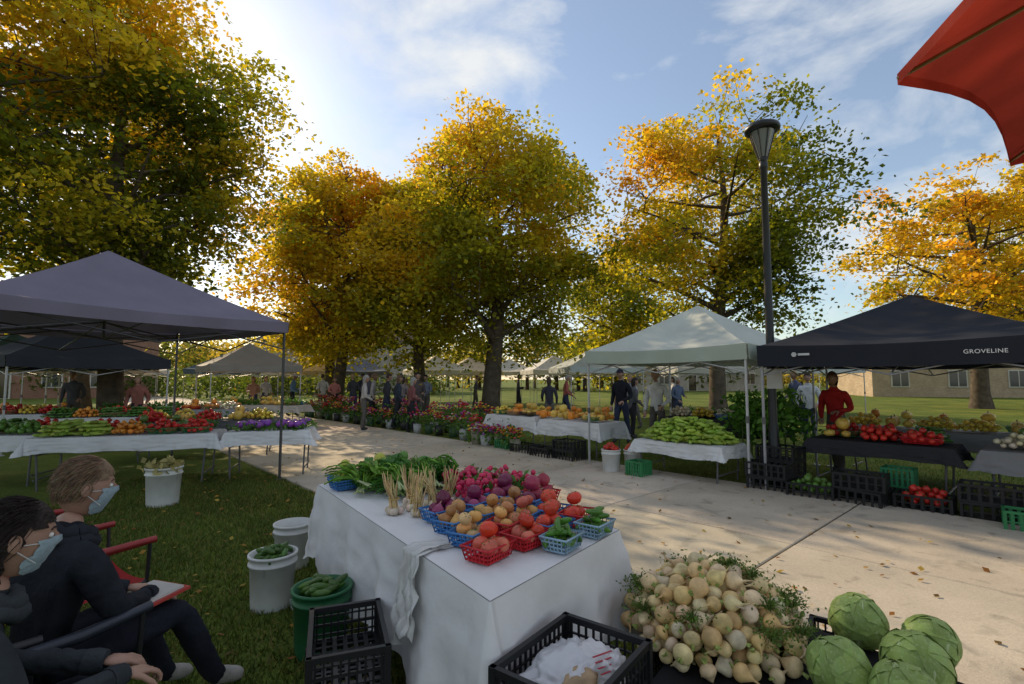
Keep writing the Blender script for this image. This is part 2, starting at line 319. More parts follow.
# ---------------------------------------------------------------- tents
def tent(name,c,ang,hx,hy,eave,peak,val,col,trim=None,lc=(.45,.45,.46),legs=True):
    cx,cy=c; e=empty(name,(cx,cy,0)); R=rot(0,0,ang)
    def L(x,y,z): return R@np.array([x,y,0])+np.array([cx,cy,z])
    m=MB(); ce=[(-hx,-hy),(hx,-hy),(hx,hy),(-hx,hy)]; ne=20; nj=14; trim=trim or col
    for s in range(4):
        p,q=np.array(ce[s]),np.array(ce[(s+1)%4]); nr=np.array([(0,-1),(1,0),(0,1),(-1,0)][s])
        v=[];f=[]
        for j in range(nj+1):
            t=j/nj
            for i in range(ne+1):
                u=i/ne; xy=(p*(1-u)+q*u)*(1-t)
                z=eave+(peak-eave)*(t**1.12)-.09*math.sin(math.pi*t)*math.sin(math.pi*u)-.05*(1-t)*math.sin(math.pi*u)+(.014*noise.noise(Vector((xy[0]*2.5,xy[1]*2.5,cx)))-.012*abs(noise.noise(Vector((math.atan2(xy[1],xy[0]+1e-6)*7,t*1.5,cx)))))*math.sin(math.pi*u)
                v.append(L(xy[0],xy[1],z))
        for j in range(nj):
            for i in range(ne): a=j*(ne+1)+i; f.append((a,a+1,a+ne+2,a+ne+1))
        m.add(v,np.array(f),col)
        v=[];f=[];nv=30
        for i in range(nv+1):
            u=i/nv; xy=p*(1-u)+q*u
            for k in range(4):
                o=.012+.018*k/3*math.sin(u*19+s*2)+.01*math.sin(u*43)*k/3
                v.append(L(xy[0]+nr[0]*o,xy[1]+nr[1]*o,eave+.01-.05*math.sin(math.pi*u)*(1-k/3*.4)-val*k/3))
        for i in range(nv):
            for k in range(3): a=i*4+k; f.append((a,a+4,a+5,a+1))
        m.add(v,np.array(f),trim)
    m.obj('canopy',M_fabric,e)
    m=MB(); inset=.04
    for x,y in ce:
        x*=1-inset/hx; y*=1-inset/hy
        box(m,L(x,y,eave/2),(.03,.03,eave),lc,ang); box(m,L(x,y,.012),(.1,.1,.02),lc,ang); box(m,L(x,y,1.0),(.042,.042,.1),(.1,.1,.1),ang)
    for s in range(4):
        p,q=np.array(ce[s])*(.97),np.array(ce[(s+1)%4])*.97
        for k in range(2):
            a0=p+(q-p)*k/2; a1=p+(q-p)*(k+1)/2
            for z0,z1 in((eave-.08,eave-.42),(eave-.42,eave-.08)): tube(m,[L(*a0,z0),L(*a1,z1)],.011,lc,5)
    tube(m,[L(0,0,eave-.3),L(0,0,peak-.02)],.02,lc,6)
    for x,y in((hx,0),(-hx,0),(0,hy),(0,-hy)): tube(m,[L(x*.97,y*.97,eave-.4),L(0,0,eave-.05)],.011,lc,5); tube(m,[L(x*.97,y*.97,eave-.08),L(0,0,eave-.3)],.011,lc,5)
    m.obj('frame',M_metal,e)
    return e,L
tent('canopy_tent',(-6.15,7.5),math.atan2(-3.05,-1.95),1.83,1.83,2.5,3.55,.17,(.2,.18,.24),lc=(.06,.06,.065))
wt=W(-4.62,9.04); bt=W(-1.40,9.04)
tent('canopy_tent',wt,PANG,1.52,1.52,2.12,3.0,.24,(.55,.58,.53),(.42,.48,.41))
be,BL=tent('canopy_tent',bt,PANG,1.55,1.52,2.07,2.8,.3,(.022,.025,.035),lc=(.3,.3,.32))
def text(body,size,loc,rz,col,parent):
    cu=bpy.data.curves.new('lettering','FONT'); cu.body=body; cu.size=size; cu.extrude=.001; cu.align_x='CENTER'; cu.space_character=1.08
    m=bpy.data.materials.new('lettering_print'); m.use_nodes=True; b=m.node_tree.nodes['Principled BSDF']; b.inputs['Base Color'].default_value=(*col,1); b.inputs['Roughness'].default_value=.7
    cu.materials.append(m); o=bpy.data.objects.new('lettering',cu); scene.collection.objects.link(o); o.rotation_euler=(math.radians(90),0,rz); o.parent=parent; o.location=Vector(loc)-parent.location
    return o
text('GROVELINE',.064,BL(.86,-1.575,1.88),PANG,(.75,.75,.75),be)
m=MB(); lathe(m,[(0.0,0),(.035,.0),(.035,.004),(0,.004)],BL(-1.05,-1.57,1.93),(.6,.6,.6),6,R=rot(0,0,PANG)@rot(math.pi/2,0,0),smooth=False); box(m,BL(-.93,-1.57,1.93),(.14,.004,.03),(.6,.6,.6),PANG); m.obj('plain_mark',M_fabric,be)
tent('canopy_tent',W(1.9,9.1),PANG,1.5,1.5,2.1,2.9,.28,(.03,.035,.045))
for x,y,s,c,an in [(3.6,22,1.6,(.55,.6,.62),.2),(-2.6,31,1.6,(.6,.5,.36),.3),(-.2,34,1.7,(.6,.58,.52),.1),(-5.6,36,1.6,(.65,.63,.58),.5),(-12,30,1.6,(.62,.52,.4),.4),(-15.5,27,1.6,(.1,.16,.24),.4),(-9.7,33,1.6,(.15,.18,.26),.2),(-17.5,22,1.6,(.5,.42,.34),.6),(-11.2,12.6,1.6,(.035,.04,.05),-.5),(-14.8,14.8,1.6,(.05,.09,.08),-.4),(-19,18.5,1.6,(.4,.36,.3),.3),(8.8,24,1.6,(.6,.6,.58),.1),(5.4,27,1.6,(.65,.6,.5),.3),(13.5,23,1.6,(.6,.62,.62),.0),(-10,19,1.5,(.3,.28,.26),.7),(-4.3,28.5,1.6,(.7,.68,.62),.4),(2.4,29,1.6,(.68,.66,.62),.2),(-14.5,33,1.6,(.68,.66,.6),.3),(-21,27,1.6,(.6,.58,.55),.2)]:
    tent('canopy_tent',(x,y),an,s,s,2.1,2.95,.25,c)
# ---------------------------------------------------------------- tables
def cloth(mb,Q,z,drop,col,seed=0,amp=.05,fr=11.):
    Q=[np.array(q,float) for q in Q]; nu,nv=40,24; v=[];f=[]
    for j in range(nv+1):
        for i in range(nu+1):
            u,t=i/nu,j/nv; p=(Q[0]*(1-u)+Q[1]*u)*(1-t)+(Q[3]*(1-u)+Q[2]*u)*t
            wr=.006*noise.noise(Vector((p[0]*5,p[1]*5,seed)))+.010*abs(noise.noise(Vector((p[0]*9+p[1]*4,p[1]*3,seed+4))))
            v.append((p[0],p[1],z+wr*(1 if 0<i<nu and 0<j<nv else 0)))
    for j in range(nv):
        for i in range(nu): a=j*(nu+1)+i; f.append((a,a+1,a+nu+2,a+nu+1))
    mb.add(v,np.array(f),col)
    ring=[]; s=0
    sg=1 if np.cross(Q[1]-Q[0],Q[2]-Q[1])>0 else -1
    nrm=[]
    for i in range(4):
        d=Q[(i+1)%4]-Q[i]; L=np.linalg.norm(d); nrm.append((np.array([d[1],-d[0]])/L*sg,L))
    for i in range(4):
        n0,L=nrm[i]; n1=nrm[(i+1)%4][0]; k=max(6,int(L/.028))
        for j in range(k): ring.append((Q[i]+(Q[(i+1)%4]-Q[i])*j/k,n0,s+L*j/k,0 if 3<j<k-3 else .3))
        s+=L
        for j in range(9):
            t=j/8; n=n0*(1-t)+n1*t; n/=np.linalg.norm(n); ring.append((Q[(i+1)%4],n,s+t*.05,1-abs(t-.5)*1.2))
    K=14; v=[];M=len(ring)
    for k in range(K+1):
        t=k/K
        for p,n,ss,cr in ring:
            w=.5+.5*math.sin(ss*fr+2.8*noise.noise(Vector((ss*1.3,seed*5.,0))))+.6*noise.noise(Vector((ss*6,t*1.5,seed)))
            o=.006+t*(amp*w+.02)+cr*t*.10+.02*t*noise.noise(Vector((ss*14+t*5,t*6,seed)))+.016*noise.noise(Vector((ss*4,t*9,seed+2)))*min(1,t*4)
            dz=drop*(1+.2*noise.noise(Vector((ss*1.5,seed+9.,0))))*t*(1+.12*cr)
            tx=np.array([-n[1],n[0]])*.03*t*math.sin(ss*fr*1.0+1.3)
            v.append((p[0]+n[0]*o+tx[0],p[1]+n[1]*o+tx[1],z-dz))
    f=[(k*M+j,k*M+(j+1)%M,(k+1)*M+(j+1)%M,(k+1)*M+j) for k in range(K) for j in range(M)]
    mb.add(v,np.array(f),col)
def table(name,Q,z,drop,col=(.74,.74,.76),seed=0,amp=.045):
    cx=sum(q[0] for q in Q)/4; cy=sum(q[1] for q in Q)/4; e=empty(name,(cx,cy,0))
    m=MB(); cloth(m,Q,z,drop,col,seed,amp); m.obj('tablecloth',M_cloth,e)
    m=MB(); c=np.array([cx,cy]); I=[c+(np.array(q)-c)*.9 for q in Q]
    v=[(*c+(np.array(q)-c)*.985,z-.006) for q in Q]; v=[tuple(x) for x in v]+[(x[0],x[1],z-.035) for x in v]
    m.add(v,[(0,1,2,3),(4,5,6,7),(0,1,5,4),(1,2,6,5),(2,3,7,6),(3,0,4,7)],(.5,.5,.48),False)
    for i in range(4): tube(m,[(*I[i],z-.04),(*(I[i]+(I[(i+2)%4]-I[i])*.02),.0)],.014,(.12,.12,.13),6)
    for a,b in((0,3),(1,2)): tube(m,[(*I[a],.15),(*I[b],.15)],.012,(.12,.12,.13),6); tube(m,[(*I[a],.5),(*I[b],.5)],.01,(.12,.12,.13),6)
    m.obj('table_frame',M_metal,e); return e
D=np.array([-.084,1.985]); C_=np.array([.60,2.89]); A_=np.array([-1.56,4.10]); B_=A_+(C_-D)
te=table('produce_table',[D,C_,B_,A_],.75,.56,(.8,.79,.79),seed=3,amp=.07)
def TQ(a0,a1,b0,b1): return [W(a0,b0),W(a1,b0),W(a1,b1),W(a0,b1)]
table('produce_table',TQ(-4.95,-3.45,7.35,8.15),.58,.2,(.7,.7,.7),5)
table('produce_table',TQ(-9.5,-7.85,7.85,8.7),.74,.3,(.72,.72,.72),6)
table('produce_table',TQ(-7.7,-6.1,7.85,8.7),.72,.3,(.72,.72,.72),16)
table('produce_table',TQ(-2.6,-.95,8.35,9.1),.72,.2,(.04,.04,.045),7)
table('produce_table',TQ(-.7,.95,8.3,9.1),.74,.24,(.25,.25,.26),17)
table('produce_table',TQ(-2.6,.9,9.9,10.6),.8,.3,(.3,.3,.3),8)
table('produce_table',TQ(-5.8,-3.6,9.6,10.3),.8,.3,(.05,.05,.05),9)
table('produce_table',TQ(1.3,4.2,8.3,9.1),.74,.35,(.1,.1,.11),10)
def LQ(p,q,dp):
    p=np.array(p);q=np.array(q); d=(q-p)/np.linalg.norm(q-p); n=np.array([-d[1],d[0]])*dp; return [p,q,q+n,p+n]
LT=[((-6.9,7.15),(-4.65,7.9),.75,(.7,.7,.72)),((-4.55,8.0),(-3.35,8.35),.75,(.72,.72,.74)),((-9.3,7.2),(-7.1,7.6),.75,(.68,.68,.7)),((-7.3,9.6),(-4.9,10.5),.75,(.12,.12,.13)),((-10,10.6),(-7.6,11.4),.75,(.6,.6,.6)),((-11,13.2),(-7.6,14.1),.75,(.3,.3,.32)),((-13.6,11.6),(-10.9,12.1),.75,(.6,.6,.62)),((-9.6,16.4),(-6.8,15.9),.75,(.55,.5,.45))]
for i,(p,q,d,c) in enumerate(LT): table('produce_table',LQ(p,q,d),.75,.22,c,20+i)
# ---------------------------------------------------------------- produce items
def bell(mb,c,r,col,m=0):
    k=int(rng.integers(3,5)); ph=U(0,6)
    def fn(v):
        a=np.arctan2(v[:,1],v[:,0]); q=1+.11*np.cos(k*a+ph)*(1-np.abs(v[:,2])*.5); v=v.copy(); v[:,0]*=q*(1+.15*v[:,2]); v[:,1]*=q*(1+.15*v[:,2]); v[:,2]-=.25*np.exp(-((v[:,0]**2+v[:,1]**2)/.08))*np.sign(v[:,2]); return v
    R=rot(U(-1.3,1.3),U(-1.3,1.3),U(0,6)); ell(mb,c,(r*.85,r*.85,r),jit(col),R,2,m,fn)
    t=R@np.array([0,0,r*.7]); t2=R@np.array([0.01,0,r*1.25]); tube(mb,[np.array(c)+t,np.array(c)+t2],[.007,.004],(.1,.2,.04),5,m)
def tomato(mb,c,r,col,m=0,l=3):
    R=rot(U(-.6,.6),U(-.6,.6),U(0,6)); ph=U(0,6)
    def fn(v):
        v=v.copy(); a=np.arctan2(v[:,1],v[:,0]); q=1+.04*np.cos(5*a+ph); v[:,0]*=q; v[:,1]*=q; v[:,2]-=.2*np.exp(-((v[:,0]**2+v[:,1]**2)/.06))*(v[:,2]>0); return v
    ell(mb,c,(r,r,r*.82),jit(col,.18),R,l,m,fn)
    if l>1:
        for k in range(5):
            a=k*1.256; o=R@np.array([math.cos(a)*r*.25,math.sin(a)*r*.25,r*.72]); t=R@np.array([math.cos(a)*r*.6,math.sin(a)*r*.6,r*.78]); tube(mb,[np.array(c)+o*.9,np.array(c)+t],[.004,.001],(.08,.16,.03),4,m)
def onion(mb,c,r,col,m=0):
    R=rot(U(-1.2,1.2),U(-1.2,1.2),0)
    def fn(v):
        v=v.copy(); k=np.clip((v[:,2]-.6)/.4,0,1); v[:,2]+=.45*k*k; s=1-.25*k; v[:,0]*=s; v[:,1]*=s; return v
    ell(mb,c,(r,r,r*.92),jit(col,.25),R,3,m,fn); t=R@np.array([0,0,r*1.2]); t2=R@np.array([.004,.004,r*1.65]); tube(mb,[np.array(c)+t,np.array(c)+t2],[.006,.002],(.4,.28,.15),5,m)
def cuke(mb,c,L,r,col,m=0,an=None,tilt=.2,n=7):
    an=U(0,6.28) if an is None else an; d=np.array([math.cos(an),math.sin(an),U(-tilt,tilt)]); s=np.array([-math.sin(an),math.cos(an),0])*U(-.12,.12)*L
    c=np.array(c); ts=np.linspace(-.5,.5,7); tube(mb,[c+d*L*t+s*(1-4*t*t) for t in ts],[r*k for k in(.35,.82,1,1.03,1,.8,.3)],jit(col,.25),n,m)
def pump(mb,c,r,col,m=0,l=2,asp=.8):
    n=int(rng.integers(8,11)); 
    def fn(v):
        v=v.copy(); a=np.arctan2(v[:,1],v[:,0]); q=1+.07*np.cos(n*a); v[:,0]*=q; v[:,1]*=q; v[:,2]-=.25*np.exp(-((v[:,0]**2+v[:,1]**2)/.08))*np.sign(v[:,2]); return v
    ell(mb,c,(r,r,r*asp),jit(col,.2),rot(U(-.2,.2),U(-.2,.2),0),l+1,m,fn)
    tube(mb,[np.array(c)+[0,0,r*asp*.7],np.array(c)+[.01,.01,r*asp*1.2]],[r*.13,r*.08],(.15,.14,.05),6,m)
def hexpile(w,d,r,layers,ang,c,j=.35):
    out=[]; ca,sa=math.cos(ang),math.sin(ang)
    for k in range(layers):
        ww=w-2*r*k*.75; dd=d-2*r*k*.75
        ny=max(1,int(dd/(1.75*r))); nx=max(1,int(ww/(2*r)))
        for y in range(ny):
            for x in range(nx):
                px=(x-(nx-1)/2)*2*r+(r if (y+k)%2 else 0)*.7+U(-j,j)*r; py=(y-(ny-1)/2)*1.75*r+U(-j,j)*r+(k%2)*r*.5
                out.append((c[0]+ca*px-sa*py,c[1]+sa*px+ca*py,c[2]+r*.85+k*1.45*r+U(-.2,.2)*r))
    return out
def deposit(n,w,d,ang,c,r0,r1,hmax,power=1.0):
    ca,sa=math.cos(ang),math.sin(ang); A=np.zeros((0,4))
    for i in range(n):
        r=U(r0,r1); best=None
        for t in range(14):
            a=U(0,6.283); q=math.sqrt(U(0,1)); x,y=q*math.cos(a)*w/2,q*math.sin(a)*d/2
            z=r
            if len(A):
                dd=(A[:,0]-x)**2+(A[:,1]-y)**2; rr=(A[:,3]+r)*.93; k=dd<rr**2
                if k.any(): z=max(z,(A[k,2]+np.sqrt(rr[k]**2-dd[k])).max())
            lim=hmax*(1-q*q)**.75+r*1.4; sc=z-lim
            if best is None or sc<best[0]: best=(sc,x,y,z)
        if best[0]>.015: continue
        A=np.vstack([A,[best[1],best[2],best[3],r]])
    return [(c[0]+ca*x-sa*y,c[1]+sa*x+ca*y,c[2]+z*.97,r) for x,y,z,r in A]
def basket(mb,c,an,w,d,h,col,m=0):
    R=rot(0,0,an); c=np.array(c)
    def P(x,y,z): return c+R@np.array([x,y,z])
    def ringp(t,o=0): 
        k=.82+.18*t; return [(-w/2*k-o,-d/2*k-o),(w/2*k+o,-d/2*k-o),(w/2*k+o,d/2*k+o),(-w/2*k-o,d/2*k+o)]
    v=[P(*q,0.002) for q in ringp(0)]; mb.add(v,[(0,1,2,3)],col,False,m)
    for t0,t1 in((0,.12),(.3,.42),(.6,.72),(.88,1.0)):
        a=ringp(t0);b=ringp(t1); v=[P(*q,h*t0+.002) for q in a]+[P(*q,h*t1+.002) for q in b]
        mb.add(v,[(i,(i+1)%4,4+(i+1)%4,4+i) for i in range(4)],col,False,m)
    for s in range(4):
        n=9 if s%2==0 else 6
        for i in range(n+1):
            u=i/n; a0,a1=np.array(ringp(0,.001)[s]),np.array(ringp(0,.001)[(s+1)%4]); b0,b1=np.array(ringp(1,.001)[s]),np.array(ringp(1,.001)[(s+1)%4])
            tube(mb,[P(*(a0+(a1-a0)*u),0.003),P(*(b0+(b1-b0)*u),h)],.0032,col,4,m,caps=False)
    r1=ringp(1,.004); tube(mb,[P(*r1[i%4],h) for i in(0,1,2,3,0)],.0055,col,5,m)
TAN=math.atan2((C_-D)[1],(C_-D)[0])
BLUE=(.05,.2,.5); REDB=(.55,.02,.03); LB=(.3,.45,.58)
RED=(.6,.05,.02); PINK=(.62,.13,.08); PEACH=(.66,.34,.1); PUR=(.16,.015,.06); GRN=(.07,.18,.02); YG=(.45,.46,.05); BR=(.48,.22,.07)
def bk(name,x,y,col,kind,cols,w=.215,d=.155,r=.036,an=None,lay=2):
    an=TAN+U(-.25,.25) if an is None else an; z=.76; m=MB(); basket(m,(x,y,z),an,w,d,.07,col,0)
    for q in hexpile(w*.98,d*.98,r,lay,an,(x,y,z+.025)):
        c=cols[int(rng.integers(len(cols)))]
        if kind=='t': tomato(m,q,r*U(.85,1.18),c,1)
        elif kind=='o': onion(m,q,r*U(.85,1.15),c,1)
        elif kind=='b': bell(m,q,r*U(.9,1.15),c,1)
        elif kind=='j': cuke(m,q,r*3.6,r*.62,c,1,tilt=.5)
    m.obj(name,[M_plas,M_prod])
bk('tomato_basket',-.11,2.42,REDB,'t',[RED,PINK],r=.042)
bk('tomato_basket',.07,2.60,REDB,'t',[PINK,RED],r=.042)
bk('tomato_basket',.21,2.80,BLUE,'t',[RED],r=.044)
bk('tomato_basket',.38,2.98,REDB,'t',[RED],r=.046)
bk('tomato_basket',.23,3.08,BLUE,'t',[RED,PINK],r=.044)
bk('jalapeno_basket',.25,2.55,LB,'j',[GRN],r=.026,w=.19,d=.14,lay=3)
bk('jalapeno_basket',.45,2.78,LB,'j',[GRN],r=.026,w=.19,d=.14,lay=3)
bk('peach_basket',-.21,2.64,BLUE,'t',[PEACH,PINK,(.6,.36,.16)],r=.038)
bk('peach_basket',-.03,2.82,REDB,'t',[PEACH,(.55,.2,.08)],r=.038)
bk('peach_basket',.08,3.0,BLUE,'t',[PEACH,PINK],r=.038)
bk('onion_basket',-.32,2.85,BLUE,'o',[BR,PUR,PEACH],r=.038)
bk('onion_basket',-.14,3.02,BLUE,'o',[PEACH,BR],r=.04)
bk('red_onion_basket',-.42,3.06,BLUE,'o',[PUR,(.22,.03,.09)],r=.042)
bk('red_onion_basket',-.24,3.24,BLUE,'o',[PUR,(.28,.04,.11)],r=.042)
bk('red_onion_basket',.0,3.22,BLUE,'o',[BR,PUR],r=.042)
bk('red_onion_basket',.13,3.34,BLUE,'o',[PUR,(.34,.03,.07)],r=.05)
bk('red_onion_basket',-.05,3.45,BLUE,'o',[PUR,(.3,.03,.08)],r=.05)
bk('red_onion_basket',.20,3.52,REDB,'o',[PUR,(.34,.03,.06)],r=.05)
bk('pepper_basket',-1.36,4.12,BLUE,'b',[YG,GRN,(.55,.45,.05)],r=.046)
bk('pepper_basket',-1.15,4.38,BLUE,'b',[GRN,YG],r=.05)
bk('pepper_basket',-1.28,3.92,BLUE,'b',[GRN,YG,(.6,.32,.03)],r=.046)
bk('pepper_basket',-.98,4.55,BLUE,'b',[GRN,(.09,.2,.03)],r=.048)
bk('cucumber_basket',-.80,4.62,BLUE,'j',[GRN],r=.034)
bk('pepper_basket',-1.02,4.22,BLUE,'b',[YG,GRN],r=.05)
m=MB()
for bx,by in[(-.33,3.62),(-.2,3.76),(-.1,3.62),(-.02,3.84),(-.26,3.92),(-.42,3.82),(-.13,4.0),(-.30,3.48),(-.15,3.55),(.08,3.74),(-.38,4.0)]:
    an=U(0,6.28)
    for k in range(24):
        p=np.array([bx+U(-.09,.09),by+U(-.09,.09),.79+U(0,.11)]); ell(m,p,(.02,.02,.022),jit((.55,.02,.09),.25),None,2,0); tube(m,[p,p+[U(-.03,.03),U(-.03,.03),-.03]],[.005,.001],(.6,.4,.4),4,0,False)
    for k in range(14):
        d=np.array([math.cos(an),math.sin(an),.25])*U(.1,.2)+rng.normal(0,.03,3); p=np.array([bx,by,.8]); tube(m,[p,p+d*.6+[0,0,.02],p+d],[.003,.0025,.002],(.15,.28,.05),4,1,False)
    leafclump(m,(bx+math.cos(an)*.15,by+math.sin(an)*.15,.84),(.12,.12,.05),50,.06,(.09,.2,.04),1)
m.obj('radish_bunches',[M_prod,M_green])
m=MB()
def blade(m,b,d,L,wd,col,lift,curl):
    s=np.array([-d[1],d[0],0.]); v=[];n=6
    for i in range(n+1):
        t=i/n; c=b+d*L*t+np.array([0,0,lift*math.sin(t*2.4)-curl*t*t]); ww=wd*(math.sin(min(1,t*1.15+.12)*math.pi))**.7
        rf=.006*math.sin(i*2.3)
        v+= [c-s*ww+[0,0,.008+rf],c,c+s*ww+[0,0,.008-rf]]
    f=[]
    for i in range(n): a=i*3; f+=[(a,a+1,a+4,a+3),(a+1,a+2,a+5,a+4)]
    m.add(v,np.array(f),col)
for i in range(64):
    bx=-1.16+U(-.0,.72); by=3.40+(bx+1.12)*.1+U(0,.42)+ (.25 if bx<-.85 else 0)+(bx+1.16)*.45; an=-.95+U(-.7,.7); kind=U(0,1)
    base=[(.10,.27,.03),(.19,.35,.05),(.06,.19,.03)][int(rng.integers(3))]; hz=U(0,.11)
    for k in range(26):
        a2=an+math.pi+U(-.45,.45); d=np.array([math.cos(a2),math.sin(a2),0]); b=np.array([bx,by,.785+hz])+rng.normal(0,.012,3)
        blade(m,b,d,U(.14,.29),(.005 if kind<.6 else U(.013,.024)),jit(base,.3),U(.02,.09),U(0,.06))
    for k in range(10):
        d=np.array([math.cos(an+U(-.3,.3)),math.sin(an+U(-.3,.3)),0]); b=np.array([bx,by,.785+hz]); tube(m,[b-d*.04,b+d*U(.08,.14)+[0,0,-hz*.5]],[.004,.006],(.55,.6,.35) if kind<.6 else (.3,.4,.15),5,0,False)
m.obj('leafy_greens',[M_green])
m=MB()
for bx,by in[(-.74,3.20),(-.64,3.30),(-.54,3.40),(-.44,3.50),(-.58,3.14),(-.68,3.43),(-.47,3.28)]:
    ln=rng.normal(0,.03,2)
    for k in range(14):
        o=np.array([U(-.025,.025),U(-.025,.025),0]); ph=U(0,6); b=np.array([bx,by,.765])+o; w2=U(.02,.05)
        ell(m,b+[math.cos(ph)*.025,math.sin(ph)*.025,.012],(.02,.02,.022),jit((.66,.54,.42),.2),None,2)
        tube(m,[b,b+[ln[0]*.4,ln[1]*.4,.07],b+[ln[0]+math.cos(ph)*.02,ln[1]+math.sin(ph)*.02,.15],b+[ln[0]*1.4+math.cos(ph)*w2,ln[1]*1.4+math.sin(ph)*w2,U(.18,.25)]],[.008,.005,.005,.002],jit((.58,.42,.2),.3),5)
    tube(m,[np.array([bx+.033*math.cos(a),by+.033*math.sin(a),.85]) for a in np.linspace(0,6.28,10)],.004,(.45,.3,.1),4)
m.obj('garlic_bunches',[M_tur])
M_bag=mat('plastic_bag',.3,.5,.5,14,.06,4,transl=.25)
ed=(A_-D)/np.linalg.norm(A_-D); en=np.array([-ed[1],ed[0]])
if np.dot(en,-D)<0 and en[0]>0: en=-en
m=MB(); nu,nv=26,40
for layer in range(2):
    v=[]
    for j in range(nv+1):
        s=-.16+.55*j/nv
        for i in range(nu+1):
            u=(i/nu-.5)*2; hw=(.07+.05*min(1,max(0,s+.05)/.3))*(1-.2*layer)
            along=.66+u*hw+.02*noise.noise(Vector((s*9,u*2,layer+.5)))
            cr=.022*noise.noise(Vector((u*4,s*14,3+layer*5)))+.035*abs(noise.noise(Vector((u*3+s*4,s*7,7+layer))))
            if s<0: p=D+ed*along-en*(-s); z=.762+cr*.8+.01*layer
            else: p=D+ed*along+en*(.035+.10*s+cr*(.6+s*2)+.03*layer*s); z=.765-s*(1+.12*math.sin(u*3+layer))
            v.append((p[0],p[1],z))
    m.add(v,np.array([(j*(nu+1)+i,j*(nu+1)+i+1,(j+1)*(nu+1)+i+1,(j+1)*(nu+1)+i) for j in range(nv) for i in range(nu)]),(.76,.75,.73))
m.obj('draped_plastic_bag',M_bag)
def bagv(cx,cy,cz,ang,w,d,h,seed,col,lv=5):
    v0,f=ico(lv); out=[]
    for p in v0:
        q=Vector(p)*1.9+Vector((seed,0,0)); n=noise.noise(q)*.28+abs(noise.noise(q*2.6))*.22-abs(noise.noise(q*5.5))*.14
        k=1+n; out.append([math.copysign(abs(p[0])**.75,p[0])*k*w,math.copysign(abs(p[1])**.75,p[1])*k*d,p[2]*h*(1+n*1.1)])
    return np.array(out)@rot(0,0,ang).T+np.array([cx,cy,cz]),f,col
# turnips
m=MB(); leafs=MB()
pc=(1.04,2.68,.288); pan=math.atan2(.7,.55)
for x,y,z,r in deposit(560,.94,.86,pan,pc,.030,.048,.27):
    q=np.array([x,y,z]); R=rot(U(-2.4,2.4),U(-2.4,2.4),U(0,6)); col=jit(mixc([(.76,.62,.34),(.62,.42,.17),(.74,.64,.44)],U(0,1)),.14); el=U(.78,1.1)
    def fn(v):
        v=v.copy(); k=np.clip((-v[:,2]-.2)/.8,0,1); s=1-.5*k; v[:,0]*=s; v[:,1]*=s; v[:,2]-=.45*k*k; return v
    ell(m,q,(r,r,r*el),col,R,3,0,fn)
    tube(m,[q+R@np.array([0,0,-r*1.2]),q+R@np.array([.006,.0,-r*1.9]),q+R@np.array([.016,.008,-r*2.6])],[.008,.004,.001],[c*.85 for c in col],5,0,False)
    for k in range(4): tube(m,[q+R@np.array([0,0,r*.75]),q+R@np.array([U(-.012,.012),U(-.012,.012),r*1.4])],[.006,.005],(.3,.36,.1),5,0)
for ang,rr in[(2.6,.42),(2.9,.36),(2.3,.44),(-.4,.36),(.1,.40),(-1.0,.3),(-1.3,.40),(1.2,.42),(3.4,.40),(-2.2,.36),(.8,.3),(1.8,.3),(-.1,.2),(-.8,.42),(.45,.12)]:
    bx,by=pc[0]+math.cos(ang)*rr,pc[1]+math.sin(ang)*rr; bz=.3+.27*max(.1,1-(rr/.5)**2)+.05
    for k in range(45):
        d=rng.normal(0,1,3)*[1,1,.5]; d/=np.linalg.norm(d); d[2]=abs(d[2]); L=U(.04,.08); b=np.array([bx,by,bz]); tube(leafs,[b,b+d*L*.6+[0,0,.02],b+d*L],[.002,.002,.001],jit((.13,.2,.03),.3),3,0,False)
    leafclump(leafs,(bx,by,bz+.02),(.10,.10,.05),130,.02,(.10,.17,.03),0)
m.obj('turnip_pile',M_tur); leafs.obj('turnip_greens',M_green)
def cabbage(c,r,an,tl):
    m=MB(); c=np.array(c); 
    ell(m,c,(r*.95,r*.95,r*.88),(.4,.5,.2),None,3)
    for k in range(8):
        Rk=rot(0,0,an+k*2.4)@rot([.1,.5,.75,.95,1.2,1.25,1.3,1.5][k],0,0); n=40; v=[];cl=[];f=[]; ph=U(0,6); ext=U(1.2,1.45)
        for j in range(n+1):
            for i in range(n+1):
                u=(i/n-.5)*2; t=(j/n-.5)*2; wv=math.sqrt(max(0,1-t*t*.55)); th=ext*wv*u; fi=1.15*t
                edge=max(0,(u*u+t*t)-.8)
                rr=r*(1.0+.014*(k+1)/8+.035*edge**1.2+.012*math.sin(9*th+ph)*edge+.03*noise.noise(Vector((th*2.2+k*9,fi*2.2,an)))+.008*noise.noise(Vector((th*9+k*9,fi*9,an))))
                rib=math.exp(-(u/(.03+.04*max(0,-t)))**2); sv=math.exp(-((((t*3.4-abs(u)*2.4+3+.2*noise.noise(Vector((u*5,t*5,k))))%1)-.5)/.05)**2)*(1-rib)*(1-abs(u)*.7)
                sv2=math.exp(-((((abs(u)*6+t*2+.4*noise.noise(Vector((u*4,t*4,k+3))))%1)-.5)/.05)**2)*.4
                rr+=r*(.014*rib+.005*sv)
                p=np.array([math.sin(th)*math.cos(fi),math.sin(fi),math.cos(th)*math.cos(fi)])*rr; p[2]*=.92
                v.append(c+rot(tl,0,an)@Rk@p)
                if i<n and j<n:
                    a=j*(n+1)+i; f.append((a,a+1,a+n+2,a+n+1)); g0=np.array([.30,.43,.11])*(1.1-.08*k/2)
                    cl.append(g0+(np.array([.62,.70,.42])-g0)*min(1,.75*rib+.45*sv+sv2*.5))
        m.add(v,np.array(f),np.array(cl))
    m.obj('green_cabbage',M_cab)
